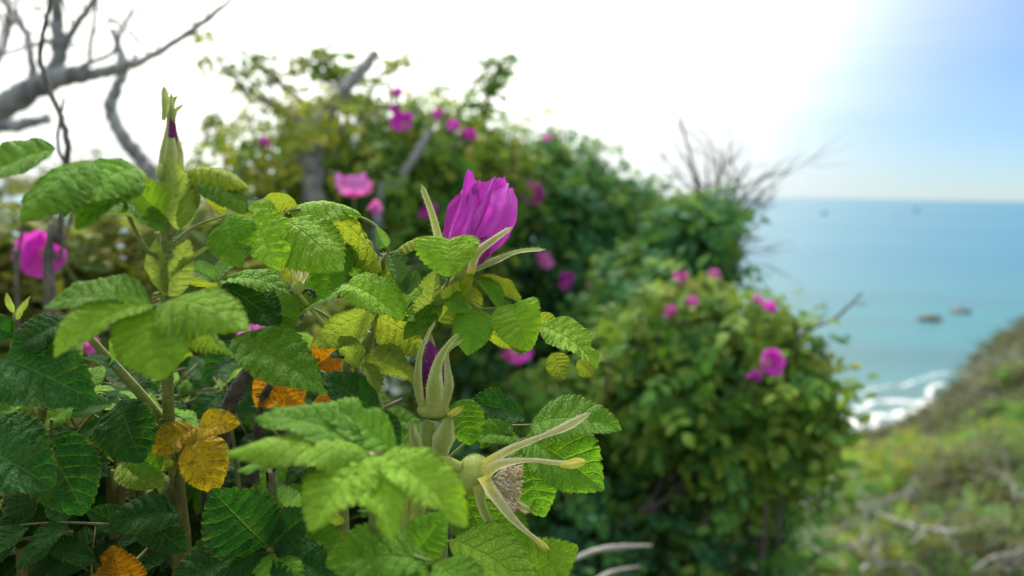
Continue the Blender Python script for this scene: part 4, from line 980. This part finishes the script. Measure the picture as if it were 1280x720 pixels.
leaf(cD, [(542, 590, .465), (575, 560, .47), (610, 535, .48), (664, 531, .485)], [
    (664, 531, 776, 538, .485, .470, (.05, .75, .65), .30, .1, .9, 'M'), (574, 500, 590, 556, .474, .466, (-.1, .3, .95), .40, .2, .4, 'M'), (656, 524, 583, 506, .486, .476, (-.1, .7, .7), .28, .3, .7, 'D'),
    (650, 548, 580, 546, .48, .470, (0, .75, .6), .26, .2, .6, 'M'), (640, 530, 600, 560, .482, .475, (0, .6, .8), .3, .2, .6, 'M')], 2)
leaf(cD, [(545, 640, .485), (600, 580, .492), (655, 548, .49)], [(656, 546, 754, 612, .488, .476, (.15, .5, .85), .36, .15, .5, 'M'), (650, 556, 681, 646, .486, .474, (-.05, .35, .95), .36, .15, .5, 'M'), (640, 570, 610, 600, .492, .488, (0, .4, .9), .36, .2, .5, 'D')], 2)

# --- cane with the spent flower
cE = cane('rose_cane', 'rose cane with a swollen green hip and long withered sepals', [(500, 760, .47), (510, 690, .465), (520, 620, .46), (545, 576, .450), (578, 586, .450)], [8, 8, 7, 7, 7], M_HIP, 60, seed=5)
AX = CV((.93, -.22, .28))
hp = part_from('rose_hip', merge([ball_geo(P(592, 592, .455), AX, 25*.455/F, 21*.455/F, 22, 14), ball_geo(P(604, 594, .452), AX, 17*.452/F, 12*.452/F)]), M_HIP, cE)
part_from('hip_hairs', hairs(P(592, 592, .455), AX, 25*.455/F, 21*.455/F, 300, .0014, 8), M_SEPAL, cE, kind='stuff')
for i, (pts, wid, n, m, tip) in enumerate([
    ([(605, 582, .446), (640, 562, .440), (680, 545, .436), (712, 532, .434), (739, 516, .434)], [14, 11, 7, 13, 6], (-.2, .6, .8), M_SEPALPALE, None),
    ([(606, 596, .443), (625, 582, .437), (660, 576, .434), (700, 580, .433), (727, 578, .434)], [20, 16, 6, 7, 8], (.1, .7, .7), M_SEPALPALE, ([(700, 580, .4325), (716, 579, .4315), (733, 576, .4325)], [8, 15, 11])),
    ([(603, 596, .440), (618, 620, .433), (640, 648, .430), (662, 668, .430), (686, 686, .432)], [16, 15, 10, 5, 6], (.3, .4, .9), M_SEPALPALE, ([(668, 673, .430), (678, 681, .4295), (687, 687, .430)], [5, 8, 5])),
    ([(598, 606, .442), (606, 640, .436), (626, 670, .434), (658, 692, .436)], [14, 12, 8, 4], (-.2, .3, .9), M_SEPAL, None),
    ([(612, 604, .455), (640, 628, .462), (664, 640, .462)], [12, 12, 9], (.1, .6, .6), M_SEPALPALE, None)]):
    s_ = ribbon('sepal', hp, cE, pts, wid, n, m, bend=-.75, round_end=.10, nv=9, wrinkle=.0011, seed=i)
    if tip: ribbon('sepal_tip', hp, cE, tip[0], tip[1], n, M_SEPALTIP, bend=.4, round_end=.4, wrinkle=.0012, nv=9, seed=i)
def stamens():
    rng = random.Random(4); g, gw = [], []; c0 = P(612, 600, .447)
    for k in range(90):
        e = P(rng.uniform(628, 652), rng.uniform(582, 640), .444+rng.uniform(-.012, .012)); a = c0 + (e-c0)*.1
        m = a.lerp(e, .6)+Vector((rng.uniform(-1, 1), rng.uniform(-1, 1), rng.uniform(-1, 1)))*.0025
        gw.append(tube_geo([a, m, e], [.00035, .0003, .0002], 4, 2))
        g.append(ball_geo(e, (e-m), .0008, .0014, 6, 4))
        e2 = e + Vector((rng.uniform(-1, 1), rng.uniform(-1, 1), rng.uniform(-1, 1)))*.003
        g.append(tube_geo([m, e2], [.0004, .0003], 4, 1))
    o = part_from('stamens', merge(gw), M_STAMENW, cE, kind='stuff'); o = part_from('anthers', merge(g), M_STAMEN, cE, kind='stuff')
stamens()
leaf(cE, [(515, 660, .46), (540, 680, .44), (566, 676, .43)], [(566, 675, 668, 742, .43, .405, (.1, .8, .5), .30, .15, .6, 'L'), (640, 735, 722, 683, .45, .44, (-.2, .5, .8), .36, .1, .4, 'L'), (575, 610, 620, 694, .475, .462, (-.2, .2, .95), .30, .2, .4, 'M'), (610, 630, 662, 690, .472, .462, (-.2, .4, .9), .30, .1, .5, 'M'), (568, 604, 548, 660, .47, .455, (0, .4, .9), .36, .1, .5, 'D')], 3)

# --- cane with the lime whorl in front
cF = cane('rose_cane', 'rose cane bearing a whorl of broad soft lime leaves low in front', [(470, 760, .40), (468, 680, .375), (466, 610, .355), (463, 568, .345)], [8, 7, 6, 5], M_GREENSTEM, 30, seed=6)
leaf(cF, [(466, 610, .355), (463, 580, .347), (461, 566, .343)], [
    (460, 568, 284, 566, .343, .325, (0, .86, .45), .22, -.15, .75, 'L'), (459, 572, 388, 664, .341, .312, (-.15, .6, .75), .35, .05, .55, 'L'), (465, 571, 491, 674, .340, .312, (.1, .5, .85), .25, .15, .5, 'L'),
    (476, 568, 582, 658, .342, .322, (.15, .72, .65), .22, .25, .65, 'L'), (456, 560, 318, 522, .35, .345, (-.05, .85, .45), .26, .15, .7, 'M'), (494, 564, 394, 508, .36, .36, (.1, .75, .6), .27, .15, .7, 'M'),
    (455, 572, 300, 590, .352, .345, (0, .9, .2), .26, .1, .5, 'M')], 2.4)
leaf(cF, [(468, 680, .375), (500, 690, .37), (540, 702, .366)], [(540, 702, 408, 706, .372, .355, (0, .8, .55), .30, .1, .6, 'M'), (515, 700, 560, 640, .385, .38, (.2, .6, .75), .34, .1, .5, 'M'), (545, 704, 600, 760, .37, .35, (.1, .7, .6), .34, .15, .5, 'M'), (510, 700, 500, 770, .37, .345, (0, .6, .8), .36, .1, .5, 'M')], 3)

# --- yellow triple, orange leaves, woody canes
cG = cane('rose_cane', 'rose cane with three mottled mustard yellow leaflets in the shade', [(226, 760, .54), (224, 660, .53), (226, 580, .51), (240, 545, .49)], [7, 6, 6, 4], M_OLIVE, 40, seed=7)
leaf(cG, [(240, 548, .49), (246, 537, .464)], [(246, 534, 192, 567, .464, .450, (-.1, .45, .9), .36, .1, .4, 'Y'), (248, 532, 300, 530, .464, .456, (.05, .5, .85), .30, .1, .5, 'Y'), (246, 543, 272, 615, .462, .446, (.1, .3, .95), .36, .1, .4, 'Y')], 2)
leaf(cG, [(224, 640, .525), (180, 690, .50), (150, 715, .48)], [(158, 738, 140, 682, .48, .47, (.2, .2, .95), .44, .3, .4, 'O')], 2)
cH = cane('rose_cane', 'dark prickly woody old rose cane with a shrivelled black hip', [(262, 760, .58), (272, 600, .55), (286, 508, .52), (318, 455, .50), (345, 418, .488), (370, 390, .48), (394, 368, .475)], [11, 11, 10, 9, 7, 6, 4], M_DARKBARK, 260, seed=8)
part_from('shrivelled_hip', merge([ball_geo(P(367, 369, .474), CV((-.5, .3, .5)), 9*.474/F, 8*.474/F), tube_geo([P(374, 367, .474), P(385, 362, .475), P(394, 366, .475)], [.001, .0009, .0011], 6, 3)]), M_DARKBARK, cH)
leaf(cH, [(345, 418, .488), (350, 395, .478), (348, 375, .472)], [(352, 398, 346, 370, .472, .468, (.1, .4, .9), .32, .1, .4, 'P')], 1.5)
cI = cane('rose_cane', 'thin dark woody rose cane with big orange autumn leaves', [(318, 760, .60), (318, 600, .58), (326, 510, .56), (340, 478, .552), (352, 455, .55)], [6, 6, 5, 5, 4], M_DARKBARK, 90, seed=9)
leaf(cI, [(352, 455, .55), (385, 450, .553), (400, 448, .555)], [(392, 460, 448, 418, .556, .552, (.1, .3, .95), .44, .05, .3, 'O'), (395, 440, 436, 480, .56, .556, (.1, .2, .95), .46, .05, .3, 'O'), (352, 470, 320, 508, .56, .556, (0, .2, .95), .46, .05, .3, 'O'), (352, 480, 380, 512, .565, .56, (0, .3, .9), .4, .05, .3, 'O'), (398, 495, 412, 520, .52, .515, (0, .3, .9), .4, .05, .3, 'O')], 2)
leaf(cI, [(326, 510, .56), (420, 520, .52), (470, 520, .505)], [(472, 520, 392, 470, .50, .485, (0, .7, .7), .30, .15, .6, 'D'), (468, 516, 500, 560, .5, .49, (.1, .5, .8), .3, .15, .6, 'D'), (416, 440, 430, 448, .5, .49, (0, .5, .8), .3, .1, .5, 'D')], 2)

# --- shaded leafy canes filling the bush
def shaded(label, pts, leaves, seed, rad=(7, 6, 5), mat=M_OLIVE):
    c = cane('rose_cane', label, pts, list(rad)[:len(pts)], mat, 30, seed=seed)
    for st, lv in leaves: leaf(c, st, lv, 2.2)
    return c
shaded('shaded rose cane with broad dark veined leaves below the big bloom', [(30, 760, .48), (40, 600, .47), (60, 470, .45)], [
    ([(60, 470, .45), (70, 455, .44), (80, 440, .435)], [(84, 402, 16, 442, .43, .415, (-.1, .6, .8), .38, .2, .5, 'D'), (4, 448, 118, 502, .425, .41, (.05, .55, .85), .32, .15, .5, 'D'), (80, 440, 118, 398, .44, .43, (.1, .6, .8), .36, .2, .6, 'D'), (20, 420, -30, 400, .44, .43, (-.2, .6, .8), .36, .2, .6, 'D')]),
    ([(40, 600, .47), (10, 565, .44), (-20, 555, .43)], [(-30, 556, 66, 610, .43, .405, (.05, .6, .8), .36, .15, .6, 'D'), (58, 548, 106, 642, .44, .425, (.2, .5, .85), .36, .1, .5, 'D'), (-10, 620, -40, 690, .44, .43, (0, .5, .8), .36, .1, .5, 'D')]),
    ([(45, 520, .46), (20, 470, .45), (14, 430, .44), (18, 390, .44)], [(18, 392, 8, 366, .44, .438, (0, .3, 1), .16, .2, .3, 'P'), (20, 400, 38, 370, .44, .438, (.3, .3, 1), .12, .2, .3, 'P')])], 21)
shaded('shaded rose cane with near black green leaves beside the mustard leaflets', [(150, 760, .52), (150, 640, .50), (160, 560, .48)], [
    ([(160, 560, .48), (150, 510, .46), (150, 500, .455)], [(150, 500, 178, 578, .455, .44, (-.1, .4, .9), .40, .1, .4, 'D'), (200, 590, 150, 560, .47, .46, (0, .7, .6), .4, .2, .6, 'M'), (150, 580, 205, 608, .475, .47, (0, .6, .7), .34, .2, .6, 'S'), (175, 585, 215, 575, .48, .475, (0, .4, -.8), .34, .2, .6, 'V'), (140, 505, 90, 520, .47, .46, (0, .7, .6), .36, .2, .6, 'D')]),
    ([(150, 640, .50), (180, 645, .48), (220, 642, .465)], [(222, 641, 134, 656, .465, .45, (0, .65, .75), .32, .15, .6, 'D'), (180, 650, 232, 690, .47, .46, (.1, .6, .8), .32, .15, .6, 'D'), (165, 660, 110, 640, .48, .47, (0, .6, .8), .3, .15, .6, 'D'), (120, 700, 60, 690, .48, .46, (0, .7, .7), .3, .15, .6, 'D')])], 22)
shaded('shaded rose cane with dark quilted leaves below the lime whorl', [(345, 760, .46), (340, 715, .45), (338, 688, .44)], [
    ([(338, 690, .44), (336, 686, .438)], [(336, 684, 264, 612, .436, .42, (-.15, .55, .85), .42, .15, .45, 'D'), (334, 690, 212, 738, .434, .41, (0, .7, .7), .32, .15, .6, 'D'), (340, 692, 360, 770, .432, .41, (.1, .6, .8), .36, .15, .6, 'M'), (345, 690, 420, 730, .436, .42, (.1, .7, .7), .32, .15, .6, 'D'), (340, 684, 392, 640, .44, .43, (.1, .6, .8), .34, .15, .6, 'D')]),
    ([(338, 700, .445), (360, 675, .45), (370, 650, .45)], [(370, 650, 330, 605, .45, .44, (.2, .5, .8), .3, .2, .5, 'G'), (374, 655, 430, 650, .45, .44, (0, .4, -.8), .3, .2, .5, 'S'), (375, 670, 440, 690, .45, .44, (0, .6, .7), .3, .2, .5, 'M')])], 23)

# filler: compound leaves built once per kind, then copied
def compound_proto(seed, kinds):
    rng = random.Random(seed); L = .042
    g = tube_geo([(0, 0, 0), (0, .04, .006), (0, .085, .004)], [.0011, .0009, .0006], 5, 3)
    lm = mesh('leaf', g[0], g[1], M_OLIVE); ch = []
    for k, (y, s) in enumerate(((.032, -1), (.034, 1), (.060, -1), (.062, 1), (.085, 0))):
        a = -s*R(rng.uniform(58, 75)) if s else 0
        me = leaflet_mesh(.31+.02*(k % 3), .2, .5+.1*(k % 2), 900+k+10*seed, teeth=13)
        m = Matrix.Translation((0, y, .004)) @ Matrix.Rotation(a, 4, 'Z') @ Matrix.Rotation(R(rng.uniform(-25, 10)), 4, 'X') @ Matrix.Scale(L*rng.uniform(.85, 1.15), 4)
        ch.append((me, m))
    return lm, ch
PROTO = [compound_proto(k, None) for k in range(4)]
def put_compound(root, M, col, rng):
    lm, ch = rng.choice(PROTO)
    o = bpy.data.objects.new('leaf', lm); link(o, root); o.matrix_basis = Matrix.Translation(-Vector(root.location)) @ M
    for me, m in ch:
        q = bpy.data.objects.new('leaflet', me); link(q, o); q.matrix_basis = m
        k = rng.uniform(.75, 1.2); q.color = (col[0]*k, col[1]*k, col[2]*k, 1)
def sil(px):                                 # how high the filler may reach, by column
    for a, b, y in ((-400, 70, 430), (70, 190, 480), (190, 300, 420), (300, 430, 400), (430, 520, 450), (520, 600, 590), (600, 690, 640)):
        if a <= px < b: return y
    return 2000
rng = random.Random(99); nfill = 0
for k in range(13):
    bx = -190 + k*62 + rng.uniform(-20, 20); d = rng.uniform(.48, .68)
    top = sil(bx)
    lab = 'shaded leafy rose cane deep inside the dark bush'
    c = cane('rose_cane', lab, [(bx, 860, d+.03), (bx+rng.uniform(-20, 20), 700, d+.01), (bx+rng.uniform(-30, 30), top+50, d)], [5, 4, 1.2], M_OLIVE, 0, 'shaded canes inside the dark bush')
    for q in range(24):
        py = top+20 + (q/24)*(860-top) + rng.uniform(-15, 15); px = bx + rng.uniform(-70, 70); dd = d + rng.uniform(-.07, .1)
        if py < sil(px)+15: py = sil(px)+15+rng.uniform(0, 40)
        if sil(px) > 1500: continue
        if px > 140 and dd < .60: dd = .60 + rng.uniform(0, .1)
        p = P(px, py, dd); sc_ = rng.uniform(.75, 1.05)
        for attempt in range(12):
            y = CV((rng.uniform(-1, 1), rng.uniform(-.7, .35), rng.uniform(-.5, .6)))
            e = MC.inverted() @ (p + y*.13*sc_); ex, ey = 640-e.x/e.z*F, 360+e.y/e.z*F
            if ey > sil(ex)+8 and -e.z > (.44 if ex < 130 else .56): break
        else: continue
        z = CV((rng.uniform(-.3, .3), 1, rng.uniform(.1, 1.0)))
        z = (z - y*z.dot(y)).normalized(); x = y.cross(z)
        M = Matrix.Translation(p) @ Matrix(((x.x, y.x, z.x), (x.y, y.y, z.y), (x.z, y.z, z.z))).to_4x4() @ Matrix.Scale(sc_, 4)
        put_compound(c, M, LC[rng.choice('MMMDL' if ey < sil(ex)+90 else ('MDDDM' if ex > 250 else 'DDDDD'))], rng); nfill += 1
print('filler leaves', nfill)
